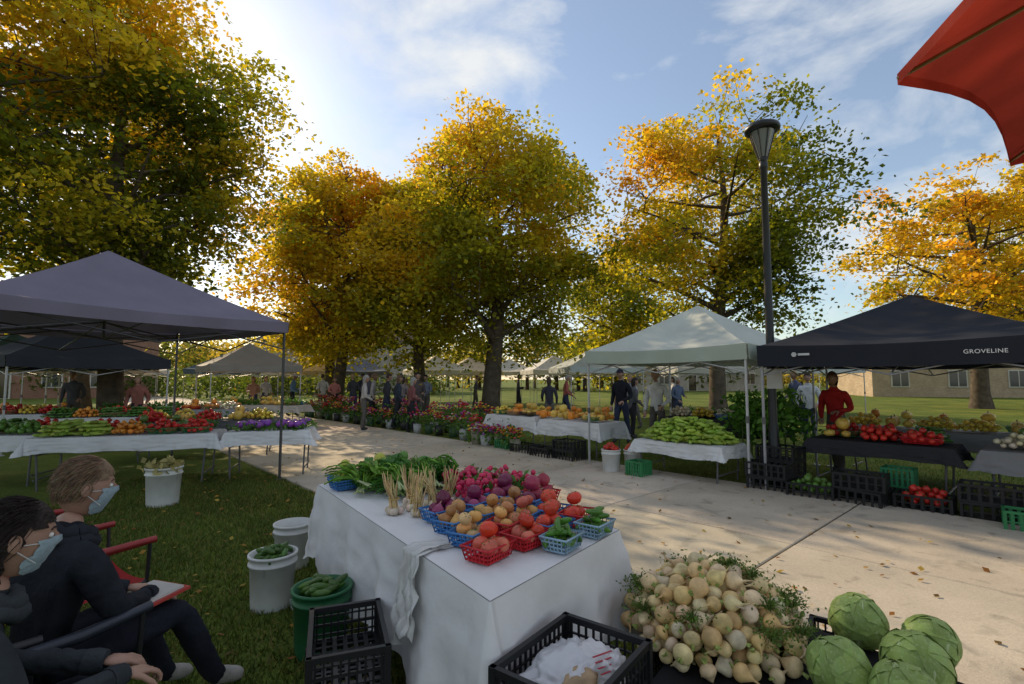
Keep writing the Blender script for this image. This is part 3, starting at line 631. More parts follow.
for c,r,a,tl in[((1.72,2.58,.40),.125,0,.3),((1.36,2.17,.40),.12,1.2,-.5),((1.70,2.20,.40),.128,2.6,.6),((1.50,2.00,.39),.12,4.1,.2),((1.93,2.40,.39),.11,5,-.3)]: cabbage(c,r,a,tl)
BK=(.012,.012,.014)
def crate(c,an,w,d,h,col=BK,name='plastic_crate',fine=True):
    m=MB(); R=rot(0,0,an); c=np.array(c); P=lambda x,y,z:c+R@np.array([x,y,z])
    for sx,sy,L,ax in((0,-1,w,0),(0,1,w,0),(-1,0,d,1),(1,0,d,1)):
        X,Y=sx*(w/2-.008),sy*(d/2-.008)
        def bar(u,z,su,sz,t=.012):
            if ax==0: box(m,P(u,Y,z),(su,t,sz),col,an)
            else: box(m,P(X,u,z),(t,su,sz),col,an)
        bar(0,h-.012,L+.012,.026,.022); bar(0,.012,L,.024); bar(0,h*.5,L,.014,.010)
        if fine:
            n=int(L/.034)
            for i in range(1,n): bar((i/n-.5)*L,h/2,.009,h-.03,.008)
            for k in(.25,.75): bar(0,h*k,L,.007,.009)
        else:
            n=6
            for i in range(1,n): bar((i/n-.5)*L,h/2,.03,h-.03,.008)
    for x in(-1,1):
        for y in(-1,1): box(m,P(x*(w/2-.01),y*(d/2-.01),h/2),(.03,.03,h-.004),col,an)
    for i in range(9): box(m,P((i/8-.5)*(w-.04),0,.012),(.02,d-.03,.008),col,an); 
    for i in range(7): box(m,P(0,(i/6-.5)*(d-.04),.0205),(w-.03,.02,.006),col,an)
    return m.obj(name,M_plas)
e1=(C_-D)/np.linalg.norm(C_-D); e2=np.array([e1[1],-e1[0]])
cc=D+e1*.17+e2*.27; crate((*cc,.0),TAN,.5,.38,.29); crate((*cc,.294),TAN,.52,.39,.28)
m=MB(); m.add(*bagv(cc[0]-.03,cc[1],.45,TAN,.19,.13,.11,3,(.75,.75,.77))); m.obj('plastic_bag',M_bag)
m=MB(); m.add(*bagv(cc[0]+.09,cc[1]+.02,.49,TAN+.6,.12,.10,.085,8,(.78,.76,.77)))
for k in range(4): box(m,(cc[0]+.10,cc[1]-.03-.022*k,.585-.01*k),(.09-.015*k,.007,.002),(.5,.03,.05),TAN-.4)
m.obj('plastic_bag',M_bag)
m=MB(); m.add(*bagv(cc[0]+.0,cc[1]-.12,.50,TAN,.11,.05,.06,12,(.42,.3,.18),4)); m.obj('paper_bag',M_wear)
crate((-.78,2.46,0),TAN+1.05,.5,.34,.25); crate((-.78,2.46,.254),TAN+1.0,.5,.34,.18)
for (x,y) in[(.86,2.42),(1.22,2.88),(1.33,2.13),(1.68,2.58)]: crate((x,y,0),pan,.56,.42,.272)
Q=[np.array(q) for q in((.56,2.22),(1.36,1.74),(2.0,2.2),(1.28,3.2))]
cl=MB(); cloth(cl,[Q[0],Q[1],Q[2],Q[3]],.283,.06,(.016,.016,.018),44,.02); cl.obj('black_sheet',M_fabric)
def bucket(c,r,h,col,name='bucket',fill=None,lid=False):
    m=MB(); lathe(m,[(0,.0),(r*.86,.0),(r*.88,.01),(r*.97,h*.8),(r*1.04,h*.81),(r*1.04,h*.84),(r*.98,h*.85),(r*1.0,h*.95),(r*1.06,h*.955),(r*1.06,h),(r*.97,h),(r*.9,h*.6),(r*.82,.02),(0,.02)],c,col,32)
    c=np.array(c); a0=U(0,3); tube(m,[c+[math.cos(a0)*math.cos(t)*r*1.06,math.sin(a0)*math.cos(t)*r*1.06,h*.83-abs(math.sin(t))*r*.9] for t in np.linspace(0,math.pi,12)],.004,(.4,.4,.4),5)
    if fill: fill(m,c,r,h)
    return m.obj(name,[M_plas,M_prod,M_green])
def f_cuke(m,c,r,h):
    for k in range(34): a=U(0,6.28); q=U(0,r*.75); cuke(m,c+[math.cos(a)*q,math.sin(a)*q,h*.86+.05*(1-q/r)+U(-.02,.05)],.11,.021,(.06,.13,.02),1,tilt=.6)
def f_pep(col):
    def f(m,c,r,h):
        for k in range(34): a=U(0,6.28); q=U(0,r*.8); bell(m,c+[math.cos(a)*q,math.sin(a)*q,h*.9+.10*(1-q/r)+U(-.02,.04)],.042,col,1)
    return f
def f_husk(m,c,r,h): leafclump(m,c+[0,0,h],(r*1.1,r*1.1,.08),160,.12,(.35,.3,.12),2)
WHT=(.62,.62,.6)
bucket((-1.70,3.66,0),.155,.37,WHT,fill=f_cuke); bucket((-1.88,4.40,0),.15,.37,WHT); bucket((-1.13,3.08,0),.165,.37,(.02,.13,.05),fill=f_cuke)
bucket((-4.45,6.5,0),.2,.48,WHT,fill=f_husk)
bucket((*W(-5.3,7.15),0),.16,.39,WHT,fill=f_pep((.5,.03,.02))); bucket((*W(-5.1,7.5),0),.15,.37,WHT,fill=f_pep((.5,.06,.02)))
x,y=W(-4.75,7.15); crate((x,y,0),PANG,.3,.3,.26,(.03,.2,.07),'green_crate',False)
for a,b,z in[(-2.9,7.7,0),(-2.9,7.7,.2),(-2.35,7.65,0),(-1.8,7.7,0),(-1.8,7.7,.2),(-1.75,8.1,.0),(-1.2,7.9,0),(-.6,7.95,0),(-.6,7.95,.2),(0,8,0),(.6,7.9,0),(-2.9,8.1,.0),(-2.9,8.1,.2),(-2.9,8.1,.4),(-7.2,7.5,0),(-6.6,7.55,0),(-7.9,7.6,0),(-6.6,7.55,.2),(-1.9,8.7,0),(-.2,8.7,0),(.5,8.6,0)]:
    crate((*W(a,b),z),PANG+U(-.14,.14),.55,.38,.2,name='plastic_crate',fine=False)
for a,b,z,c in[(-1.2,7.9,.08,(.5,.03,.02)),(0,8,.08,(.5,.06,.02)),(-2.35,7.65,.08,(.1,.2,.03))]:
    m=MB()
    for x_,y_,zz,r in deposit(60,.5,.34,PANG,(*W(a,b),z),.04,.055,.12): bell(m,(x_,y_,zz),r,c)
    m.obj('pepper_heap',M_prod)
crate((*W(-1.5,8.25),.2),PANG,.34,.3,.24,(.02,.17,.07),'green_crate',False)
crate((*W(-8.6,7.65),0),PANG,.4,.3,.22,(.03,.2,.07),'green_crate',False)
crate((*W(-.3,7.6),0),PANG+.1,.4,.3,.22,(.03,.2,.07),'green_crate',False)
# ---------------------------------------------------------------- stall displays
def strip(name,Q,z,kinds,dens=1.,par=None):
    Q=[np.array(q,float) for q in Q]; L=np.linalg.norm(Q[1]-Q[0]); Wd=np.linalg.norm(Q[3]-Q[0]); n=max(1,int(L/.42)); nw=2; m=MB(); an=math.atan2(*(Q[1]-Q[0])[::-1])
    for i in range(n):
        for j in range(nw):
            u0=(i+.5)/n; v0=(j+.5)/nw; c=(Q[0]*(1-u0)+Q[1]*u0)*(1-v0)+(Q[3]*(1-u0)+Q[2]*u0)*v0; k=kinds[int(rng.integers(len(kinds)))]
            w,d=L/n*.92,Wd/nw*.92; cz=(*c,z+.01)
            if U(0,1)<.4 and k[0]!='f': basket(m,cz,an,w*.95,d*.95,.08,[BLUE,REDB,(.03,.2,.07),(.3,.2,.1),(.02,.02,.02)][int(rng.integers(5))],0)
            if k[0] in 'ty':
                for x,y,zz,r in deposit(60,w*1.05,d*1.05,an,cz,.035,.048,.13): ell(m,(x,y,zz),(r,r,r*.9),jit(k[1],.25),None,1,0)
            elif k[0]=='g': leafclump(m,(c[0],c[1],z+.08),(w*.6,d*.6,.11),int(170*dens),.08,k[1],1)
            elif k[0]=='c':
                for q in hexpile(w,d,.035,4,an,cz): cuke(m,q,.17,.026,k[1],0,n=6)
            elif k[0]=='p':
                for q in hexpile(w,d,.085,2,an,cz): pump(m,q,.085*U(.6,1.15),k[1],0,1,U(.7,1.2))
            elif k[0]=='b':
                for x,y,zz,r in deposit(36,w*1.05,d*1.05,an,cz,.045,.055,.12): bell(m,(x,y,zz),r,k[1],0)
            elif k[0]=='f':
                for q in hexpile(w,d,.075,1,an,cz):
                    ell(m,(q[0],q[1],q[2]+.02),(.07,.07,.055),jit(k[1],.2),None,2,0); leafclump(m,(q[0],q[1],q[2]-.02),(.17,.17,.05),26,.09,(.1,.2,.04),1)
    m.obj(name,[M_prod,M_green])
G1=('g',(.08,.19,.03)); G2=('g',(.15,.24,.04)); R1=('t',(.55,.03,.02)); O1=('t',(.65,.24,.03)); Y1=('y',(.65,.46,.06)); C1=('c',(.06,.15,.02)); C2=('c',(.3,.4,.06)); P1=('p',(.65,.22,.02)); P2=('p',(.65,.42,.08)); P3=('p',(.12,.2,.04)); B1=('b',(.55,.03,.02)); B2=('b',(.1,.22,.03)); PU=('f',(.22,.05,.34)); WF=('f',(.65,.62,.5)); WT=('t',(.65,.58,.42))
m=MB()
for x,y,z,r in deposit(520,1.55,.9,PANG,(*W(-4.2,7.75),.585),.034,.045,.32): cuke(m,(x,y,z),.17,.03,(.28,.4,.05),0,n=7)
m.obj('cucumber_pile',M_prod)
strip('pumpkins_and_gourds',TQ(-9.4,-6.2,7.9,8.65),.75,[P1,P2,P2,Y1,P1,P2])
strip('produce_display',TQ(-2.5,-1.05,8.42,9.05),.73,[B1,R1,P2,C1,P3])
strip('produce_display',TQ(-.6,.85,8.38,9.05),.75,[P2,P1,B2,WT,C2,P3])
strip('produce_display',TQ(-2.5,.8,9.95,10.55),.81,[P1,P2,Y1,P2])
strip('produce_display',TQ(-5.7,-3.7,9.65,10.25),.81,[G1,WT,Y1])
strip('produce_display',TQ(1.4,4.1,8.35,9.05),.75,[G1,P1,B1])
kk=[[R1,G1,B2,O1,R1,P3,C2],[PU,PU],[G1,C1,B2,R1],[G1,P2,R1,Y1],[R1,G1,O1,C1],[G1,P1,WT],[P1,R1,G2,Y1],[G1,P2]]
for i,(p,q,d,c) in enumerate(LT):
    Q=LQ(p,q,d); c0=sum(np.array(x) for x in Q)/4; Q=[c0+(np.array(x)-c0)*.95 for x in Q]; strip('produce_display',Q,.755,kk[i])
m=MB()
for k in range(16): x,y=W(-3.4+U(-.5,.4),9.0+U(-.4,.4)); leafclump(m,(x,y,.75+U(0,.45)),(.35,.35,.25),90,.13,jit((.10,.24,.03),.3),0)
for k in range(12): x,y=W(-3.4+U(-.5,.4),9.0+U(-.4,.4)); tube(m,[(x,y,0),(x,y,1)],.012,(.1,.14,.04),5)
m.obj('potted_plants',M_green)
FC=[(.6,.03,.05),(.65,.08,.22),(.7,.33,.04),(.75,.55,.06),(.4,.03,.05),(.65,.15,.1),(.7,.6,.5),(.4,.08,.34)]
def bouquet(x,y,h=.55):
    m=MB(); lathe(m,[(0,0),(.11,0),(.13,.28),(.12,.28),(.1,.03),(0,.03)],(x,y,0),[(.5,.5,.5),(.03,.03,.03),(.05,.1,.05),(.3,.28,.2)][int(rng.integers(4))],14,0)
    leafclump(m,(x,y,h*.68),(.3,.3,.26),110,.1,(.09,.18,.03),1); 
    for k in range(42):
        a=U(0,6.28); q=U(0,.22); p=(x+math.cos(a)*q,y+math.sin(a)*q,h+U(-.1,.08)+.08*(1-q/.22)); c=FC[int(rng.integers(len(FC)))] if k%3 else FC[int((x*7+y*3)%len(FC))]
        ell(m,p,(.035,.035,.022),jit(c,.25),None,1,2)
    m.obj('flower_bouquet',[M_plas,M_green,M_flow])
for i in range(22):
    if i in(6,13): continue
    a=-10.2-i*.55
    for b in(8.05,8.6): bouquet(*W(a+U(-.12,.12),b+U(-.14,.14)),h=.45+.25*(b>8.3)+U(0,.16))
for i in range(5): bouquet(*W(-9.6+i*.35,7.65+U(-.1,.1)),.4)
# ---------------------------------------------------------------- street lamp
lx,ly=3.98,7.69; e=empty('street_lamp',(lx,ly,0)); m=MB(); LB_=(.015,.016,.018)
lathe(m,[(0,0),(.17,0),(.17,.05),(.13,.07),(.11,.3),(.085,.36),(.07,.9),(.062,.95),(.058,3.0),(.05,4.9),(.065,4.92),(.065,5.0),(.04,5.04)],(lx,ly,0),LB_,20)
lathe(m,[(.04,5.0),(.07,5.06),(.06,5.1)],(lx,ly,0),LB_,16)
for k in range(8):
    a=k*math.pi/4; tube(m,[(lx+.06*math.cos(a),ly+.06*math.sin(a),5.05),(lx+.12*math.cos(a),ly+.12*math.sin(a),5.25),(lx+.2*math.cos(a),ly+.2*math.sin(a),5.52)],.009,LB_,5)
lathe(m,[(.2,5.5),(.255,5.52),(.265,5.56),(.25,5.6),(.14,5.66),(0,5.68)],(lx,ly,0),LB_,28)
lathe(m,[(0,5.515),(.2,5.51)],(lx,ly,0),LB_,28)
m.obj('post',M_metal,e)
m=MB(); lathe(m,[(.05,5.06),(.105,5.25),(.18,5.5)],(lx,ly,0),(.2,.21,.21),20); m.obj('lens',M_glass,e)
m=MB(); box(m,(lx+.0,ly-.09,1.6),(.22,.02,.3),(.5,.5,.48),PANG); m.obj('notice',M_wall,e)
# ---------------------------------------------------------------- red umbrella
ux,uy=2.31,.69; e=empty('market_umbrella',(ux,uy,0)); m=MB(); n=8; K=8; a0=math.radians(144); r=1.37
v=[];f=[];per=n*8
for k in range(K+1):
    t=k/K
    for j in range(per):
        s=j/8; i0=int(s); u=s-i0; A0=a0-i0*math.pi/4; A1=a0-(i0+1)*math.pi/4
        x=(math.cos(A0)*(1-u)+math.cos(A1)*u)*r*t*(1-.05*math.sin(math.pi*u)*t); y=(math.sin(A0)*(1-u)+math.sin(A1)*u)*r*t*(1-.05*math.sin(math.pi*u)*t)
        z=3.05-.47*t**1.15+.05*math.sin(math.pi*u)*t*t - .04*y
        v.append((ux+x,uy+y,z))
f=[(k*per+j,k*per+(j+1)%per,(k+1)*per+(j+1)%per,(k+1)*per+j) for k in range(K) for j in range(per)]
m.add(v,np.array(f),(.34,.045,.03)); 
v2=v[-per:]; vv=v2+[(p[0],p[1],p[2]-.035) for p in v2]; m.add(vv,np.array([(j,(j+1)%per,per+(j+1)%per,per+j) for j in range(per)]),(.28,.035,.025)); m.obj('canopy',M_umb,e)
m=MB(); tube(m,[(ux,uy,0),(ux,uy,3.12)],.022,(.25,.16,.08),10); lathe(m,[(0,0),(.28,0),(.28,.06),(.06,.1),(.03,.3)],(ux,uy,0),(.03,.03,.03),20)
for i in range(8):
    A=a0-i*math.pi/4; tube(m,[(ux,uy,3.03),(ux+math.cos(A)*r,uy+math.sin(A)*r,2.565-.04*math.sin(A)*r)],.007,(.3,.2,.1),5); tube(m,[(ux,uy,2.4),(ux+math.cos(A)*r*.55,uy+math.sin(A)*r*.55,2.79)],.006,(.3,.2,.1),5)
m.obj('pole_and_ribs',M_metal,e)
# ---------------------------------------------------------------- people
def hand(m,wp,d,pn,side,s=1.,curl=.5,col=(.5,.3,.22)):
    d=np.array(d,float);d/=np.linalg.norm(d);pn=np.array(pn,float);pn-=d*np.dot(pn,d);pn/=np.linalg.norm(pn);x=np.cross(d,pn)*side; wp=np.array(wp,float)
    R=np.stack([x,d,pn],1)
    ell(m,wp+d*.045*s,(.038*s,.052*s,.015*s),col,R,3)
    for i,(o,L) in enumerate(((-.028,.068),(-.010,.078),(.009,.072),(.027,.056))):
        p=wp+d*.082*s+x*o*s; q=[wp+d*.05*s+x*o*.8*s,p]; a=0; 
        for k,seg in enumerate((.45,.32,.23)): a+=curl*(.6+.2*k); q.append(q[-1]+(d*math.cos(a)+pn*math.sin(a)+x*o*1.0)*L*seg*s)
        tube(m,q,[.009*s,.009*s,.0085*s,.0078*s,.006*s],col,8)
        ell(m,q[-1],(.006*s,)*3,col,None,1)
    b=wp+d*.025*s-x*.025*s; tube(m,[b,b+(-x*.6+d*.6+pn*.2)*.035*s,b+(-x*.55+d*.9+pn*.5)*.062*s,b+(-x*.4+d*1.1+pn*.8)*.078*s],[.012*s,.0105*s,.009*s,.006*s],col,8)
def head(e,c,fwd,s,skin,hairc,lvl=3,mask=False,hairlen=0,tilt=0,glasses=False,cap=None):
    c=np.array(c); f=np.array([fwd[0],fwd[1],0.]);f/=np.linalg.norm(f); xr=np.array([f[1],-f[0],0.]); R=np.stack([xr,f,np.array([0,0,1.])],1)@rot(-tilt,0,0)
    v,fc=ico(lvl); v=v.copy(); X,Y,Z=v[:,0].copy(),v[:,1].copy(),v[:,2].copy()
    def shape(X,Y,Z,detail=True,k=1.):
        x=X*.076*k; y=Y*.096*k; z=Z*.118*k
        jw=np.clip(-Z-.1,0,1); x=x*(1-.33*jw); y=y*(1-.12*jw)+.012*jw*(Y>0)
        if detail:
            F=(Y>0)
            y=y+F*(.024*np.exp(-(X/.14)**2-((Z+.12)/.2)**2)+.006*np.exp(-(X/.3)**2-((Z+.5)/.1)**2)+.012*np.exp(-(X/.35)**2-((Z+.85)/.2)**2)-.009*np.exp(-((np.abs(X)-.4)/.17)**2-((Z-.06)/.12)**2)+.004*np.exp(-((Z-.25)/.1)**2)*(np.abs(X)<.6))
        return np.stack([x,y,z],1)*s
    col=np.tile(np.array(skin),(len(fc),1)); cX,cY,cZ=X[fc].mean(1),Y[fc].mean(1),Z[fc].mean(1)
    lips=(cY>.6)&(np.abs(cX)<.24)&(np.abs(cZ+.5)<.06); col[lips]=np.array(skin)*[.85,.5,.5]
    m=MB(); m.add(shape(X,Y,Z)@R.T+c,fc,col)
    for sx in(-1,1):
        ell(m,c+R@np.array([sx*.079,-.008,-.002])*s,(.010*s,.019*s,.030*s),skin,R@rot(0,0,sx*.3),3)
        tube(m,[c+R@np.array([sx*.088,-.008+.012*math.cos(a),.004+.02*math.sin(a)])*s for a in np.linspace(-1.2,3.6,9)],.0028*s,[k*.85 for k in skin],5)
        ell(m,c+R@np.array([sx*.031,.079,.008])*s,(.0135*s,.012*s,.010*s),(.75,.73,.7),R,2,1); ell(m,c+R@np.array([sx*.031,.0895,.008])*s,(.006*s,.003*s,.006*s),(.04,.02,.01),R,2,1)
        tube(m,[c+R@np.array([sx*(.016+.03*t),.0935-.014*t*t,.027+.006*math.sin(3*t)])*s for t in np.linspace(0,1,5)],.0028*s,hairc,4,2)
    m.obj('head',[M_skin,M_glass,M_hair],e)
    k=1.09; ZL=-.35-hairlen*.6
    sel=((cZ>.42)|(cY<.12))&(cZ>np.where(cY<-.1,ZL,-.05)); sel|=(cZ>.3)&(cY<.62)
    vv=shape(X,Y,Z,False,k); nn=np.array([noise.noise(Vector(p)*3.5)+.5*noise.noise(Vector(p)*9) for p in v]); vv=vv*(1+.035*nn[:,None])
    if hairlen>0:
        low=(Z<0)&(Y<.3); vv[low,2]-=hairlen*.16*s*(-Z[low])*1.0; vv[low,1]-=.01
    m=MB(); m.add(vv@R.T+c,fc[sel],hairc if cap is None else cap)
    if lvl>=4:
        idx=rng.choice(np.where((Z>-.25)&(Y<.45)&((Z>.3)|(Y<.1)))[0],1500)
        for i in idx:
            p=vv[i]; nn_=p/np.linalg.norm(p); dn=np.array([U(-.3,.3),-.6,-.8]); dn-=nn_*np.dot(dn,nn_); dn=dn/np.linalg.norm(dn)*U(.03,.06)*s; q0=p*1.005
            tube(m,[R@q0+c,R@((q0+dn*.5)*1.012)+c,R@((q0+dn)*1.0)+c],[.0014,.0013,.0004],jit(hairc,.5),3,0,False)
    m.obj('hair' if cap is None else 'cap_and_hair',M_hair if cap is None else M_wear,e)
    if cap is not None:
        m=MB(); ell(m,c+R@np.array([0,.1,.05])*s,(.07*s,.075*s,.008*s),cap,R,2); m.obj('cap_visor',M_wear,e)
    if mask:
        sel=(cY>.12)&(cZ<-.02)&(cZ>-.9)&(np.abs(cX)<.86); vv=shape(X,Y,Z,True,1.05); vv[:,1]+=.002*np.sin(Z*28)*s
        m=MB(); m.add(vv@R.T+c,fc[sel],(.36,.46,.53)); 
        for sx in(-1,1):
            for z0 in(-.01,-.07): tube(m,[c+R@np.array([sx*.066,.05,z0])*s,c+R@np.array([sx*.083,0,-.005+z0*.3])*s],.0018*s,(.6,.6,.6),4)
        m.obj('face_mask',M_wear,e)
def body(e,J,E,top,pants,shoes,skin,P,subd=2):
    names=list(J.keys()); me=bpy.data.meshes.new('b'); me.from_pydata([J[n][0] for n in names],[(names.index(a),names.index(b)) for a,b in E],[]); o=bpy.data.objects.new('b',me); scene.collection.objects.link(o)
    md=o.modifiers.new('s','SKIN'); sd=o.modifiers.new('d','SUBSURF'); sd.levels=subd; sd.render_levels=subd
    sv=me.skin_vertices[0].data
    for i,n in enumerate(names): sv[i].radius=(J[n][1],J[n][2]); sv[i].use_root=(n=='pelvis')
    md.branch_smoothing=.6
    dg=bpy.context.evaluated_depsgraph_get(); dg.update(); ev=o.evaluated_get(dg); m2=ev.to_mesh(); V=np.array([v.co[:] for v in m2.vertices]); F=[tuple(p.vertices) for p in m2.polygons]
    ev.to_mesh_clear(); bpy.data.objects.remove(o)
    cen=np.array([V[list(f)].mean(0) for f in F]); best=np.full(len(F),1e9); lab=np.zeros(len(F),int)
    LC={'top':0,'pants':1,'shoe':2,'skin':3}
    for a,b,l in P:
        A=np.array(J[a][0]);B=np.array(J[b][0]); t=np.clip(((cen-A)@(B-A))/((B-A)@(B-A)+1e-9),0,1); d=np.linalg.norm(cen-(A+t[:,None]*(B-A)),axis=1); k=d<best; best[k]=d[k]; lab[k]=LC[l]
    cm=cen.mean(0)
    for i,v in enumerate(V):
        n=noise.noise(Vector(v)*11)*.012+abs(noise.noise(Vector((v[0]*22,v[1]*22,v[2]*34))))*.016; dirv=v-cm; V[i]=v+dirv/(np.linalg.norm(dirv)+1e-6)*n
    cols=np.array([top,pants,shoes,skin])[lab]; m=MB()
    m.add(V,F,cols); m.m[-1]=np.where(lab==3,1,0); m.obj('body_and_clothes',[M_wear,M_skin],e)
def person(name,x,y,head_dir,h=1.72,top=(.1,.1,.1),pants=(.05,.06,.09),hairc=(.05,.03,.02),skin=(.5,.3,.22),pose='stand',shoes=(.05,.05,.05),seed=0,mask=False,hairlen=0,lvl=3,cap=None,turn=0,subd=1,knee=.47,ank=.5,seat=.47,handf=.36):
    f=np.array(head_dir,float); f/=np.linalg.norm(f); xr=np.array([f[1],-f[0]]); s=h/1.72; r=np.random.default_rng(seed)
    def P(a,b,z): return (x+(xr[0]*a+f[0]*b)*s,y+(xr[1]*a+f[1]*b)*s,z*s)
    e=empty(name,(x,y,0))
    if pose=='stand':
        st=r.uniform(-.14,.14); arm=r.uniform(0,1); j1=r.uniform(-.1,.15); ln=r.uniform(0,.07)
        pos=dict(pelvis=(0,0,.93),waist=(0,ln*.3,1.08),chest=(0,.01+ln*.7,1.27),neck=(0,ln,1.44),neckt=(0,.015+ln*1.2,1.53),
          sl=(-.165,ln*.9,1.385),sr=(.165,ln*.9,1.385),hl=(-.09,0,.88),hr=(.09,0,.88),kl=(-.1,.03+st,.49),kr=(.1,.03-st,.49),al=(-.1,st*1.5-.03,.09),ar=(.1,-st*1.5-.03,.09),tl=(-.12,st*1.5+.13,.035),tr=(.12,-st*1.5+.13,.035))
        if arm<.5: pos.update(el=(-.24,-.02,1.1),wl=(-.2,.2+j1,1.0),er=(.24,-.03,1.1),wr=(.24,.06,.87))
        else: pos.update(el=(-.23,.0,1.1),wl=(-.12,.25,1.08),er=(.23,.0,1.1),wr=(.14,.26,1.02+j1))
        hd=(0,.03+ln*1.3,1.625)
    else:
        z=seat; pos=dict(pelvis=(0,0,z),waist=(0,.02,z+.16),chest=(0,.05,z+.34),neck=(0,.075,z+.5),neckt=(0,.1,z+.58),sl=(-.18,.05,z+.44),sr=(.18,.05,z+.44),
          el=(-.25,.12,z+.2),er=(.25,.14,z+.2),wl=(-.06,handf,z+.16),wr=(.08,handf+.02,z+.15),hl=(-.1,.03,z),hr=(.1,.03,z),kl=(-.14,knee-.03,z+.04),kr=(.13,knee,z+.05),al=(-.13,ank-.08,.1),ar=(.12,ank,.1),tl=(-.15,ank+.07,.045),tr=(.13,ank+.15,.045))
        hd=(0,.14,z+.67)
    rad=dict(pelvis=(.155,.12,),waist=(.14,.105),chest=(.165,.115),neck=(.075,.07),neckt=(.05,.055),sl=(.075,.075),sr=(.075,.075),el=(.052,.052),er=(.052,.052),wl=(.034,.03),wr=(.034,.03),hl=(.1,.1),hr=(.1,.1),kl=(.068,.068),kr=(.068,.068),al=(.048,.048),ar=(.048,.048),tl=(.045,.035),tr=(.045,.035))
    J={k:(P(*v),rad[k][0]*s,rad[k][1]*s,'') for k,v in pos.items()}
    E=[('pelvis','waist'),('waist','chest'),('chest','neck'),('neck','neckt'),('chest','sl'),('chest','sr'),('sl','el'),('el','wl'),('sr','er'),('er','wr'),('pelvis','hl'),('pelvis','hr'),('hl','kl'),('hr','kr'),('kl','al'),('kr','ar'),('al','tl'),('ar','tr')]
    lab=[('pelvis','waist','top'),('waist','chest','top'),('chest','neck','top'),('neckt','neckt','skin'),('chest','sl','top'),('chest','sr','top'),('sl','el','top'),('el','wl','top'),('sr','er','top'),('er','wr','top'),('hl','kl','pants'),('hr','kr','pants'),('kl','al','pants'),('kr','ar','pants'),('al','tl','shoe'),('ar','tr','shoe')]
    body(e,J,E,top,pants,shoes,skin,lab,subd)
    hdv=Matrix.Rotation(turn,2)@Vector(f); head(e,P(*hd),hdv,s,skin,hairc,lvl,mask,hairlen,cap=cap,tilt=.1)
    m=MB()
    for w_,el,sd in(('wl','el',-1),('wr','er',1)):
        a=np.array(J[el][0]);b=np.array(J[w_][0]); d=b-a; d/=np.linalg.norm(d)
        if pose!='stand': d=d*.5+np.array([f[0],f[1],-.25])*.6; d/=np.linalg.norm(d)
        pn=np.array([0,0,-1.]) if abs(d[2])<.8 else np.array([f[0],f[1],0])
        hand(m,b+d*.005,d,pn,sd if abs(d[2])<.8 else -sd,s,.6 if pose!='stand' else .45,skin)
    m.obj('hands',M_skin,e)
    if pose!='stand':
        # gathered hood / collar and sleeve cuffs
        m=MB(); nk=pos['neck']
        for dz,rr,th in((.01,.092,.03),(-.02,.105,.028)):
            tube(m,[P(nk[0]+rr*math.cos(a),nk[1]-.012+rr*.95*math.sin(a),nk[2]+dz-.03*math.sin(a)+.006*math.sin(a*5)) for a in np.linspace(0,2*math.pi,28)],[th*(1+.25*math.sin(i*1.7)) for i in range(28)],[c*1.25 for c in top],8)
        for w_,el in(('wl','el'),('wr','er')):
            a=np.array(J[el][0]);b=np.array(J[w_][0]); d=(b-a)/np.linalg.norm(b-a); tube(m,[b-d*.05,b-d*.02,b+d*.012],[.040,.042,.036],[c*1.1 for c in top],12)
        m.obj('collar_and_cuffs',M_wear,e)
    return e
SK1=(.38,.22,.16); SK2=(.22,.12,.08)
person('seated_woman',-1.64,1.50,(.62,.78),1.66,(.035,.04,.045),(.02,.022,.03),(.02,.012,.01),SK1,'sit',seed=1,mask=True,hairlen=.4,lvl=4,subd=3,handf=.40)
person('seated_man',-1.87,2.04,(.36,.93),1.72,(.022,.024,.03),(.018,.02,.028),(.2,.13,.08),SK1,'sit',shoes=(.35,.33,.3),seed=2,mask=True,lvl=4,subd=3,knee=.48,ank=.70,turn=-.35)
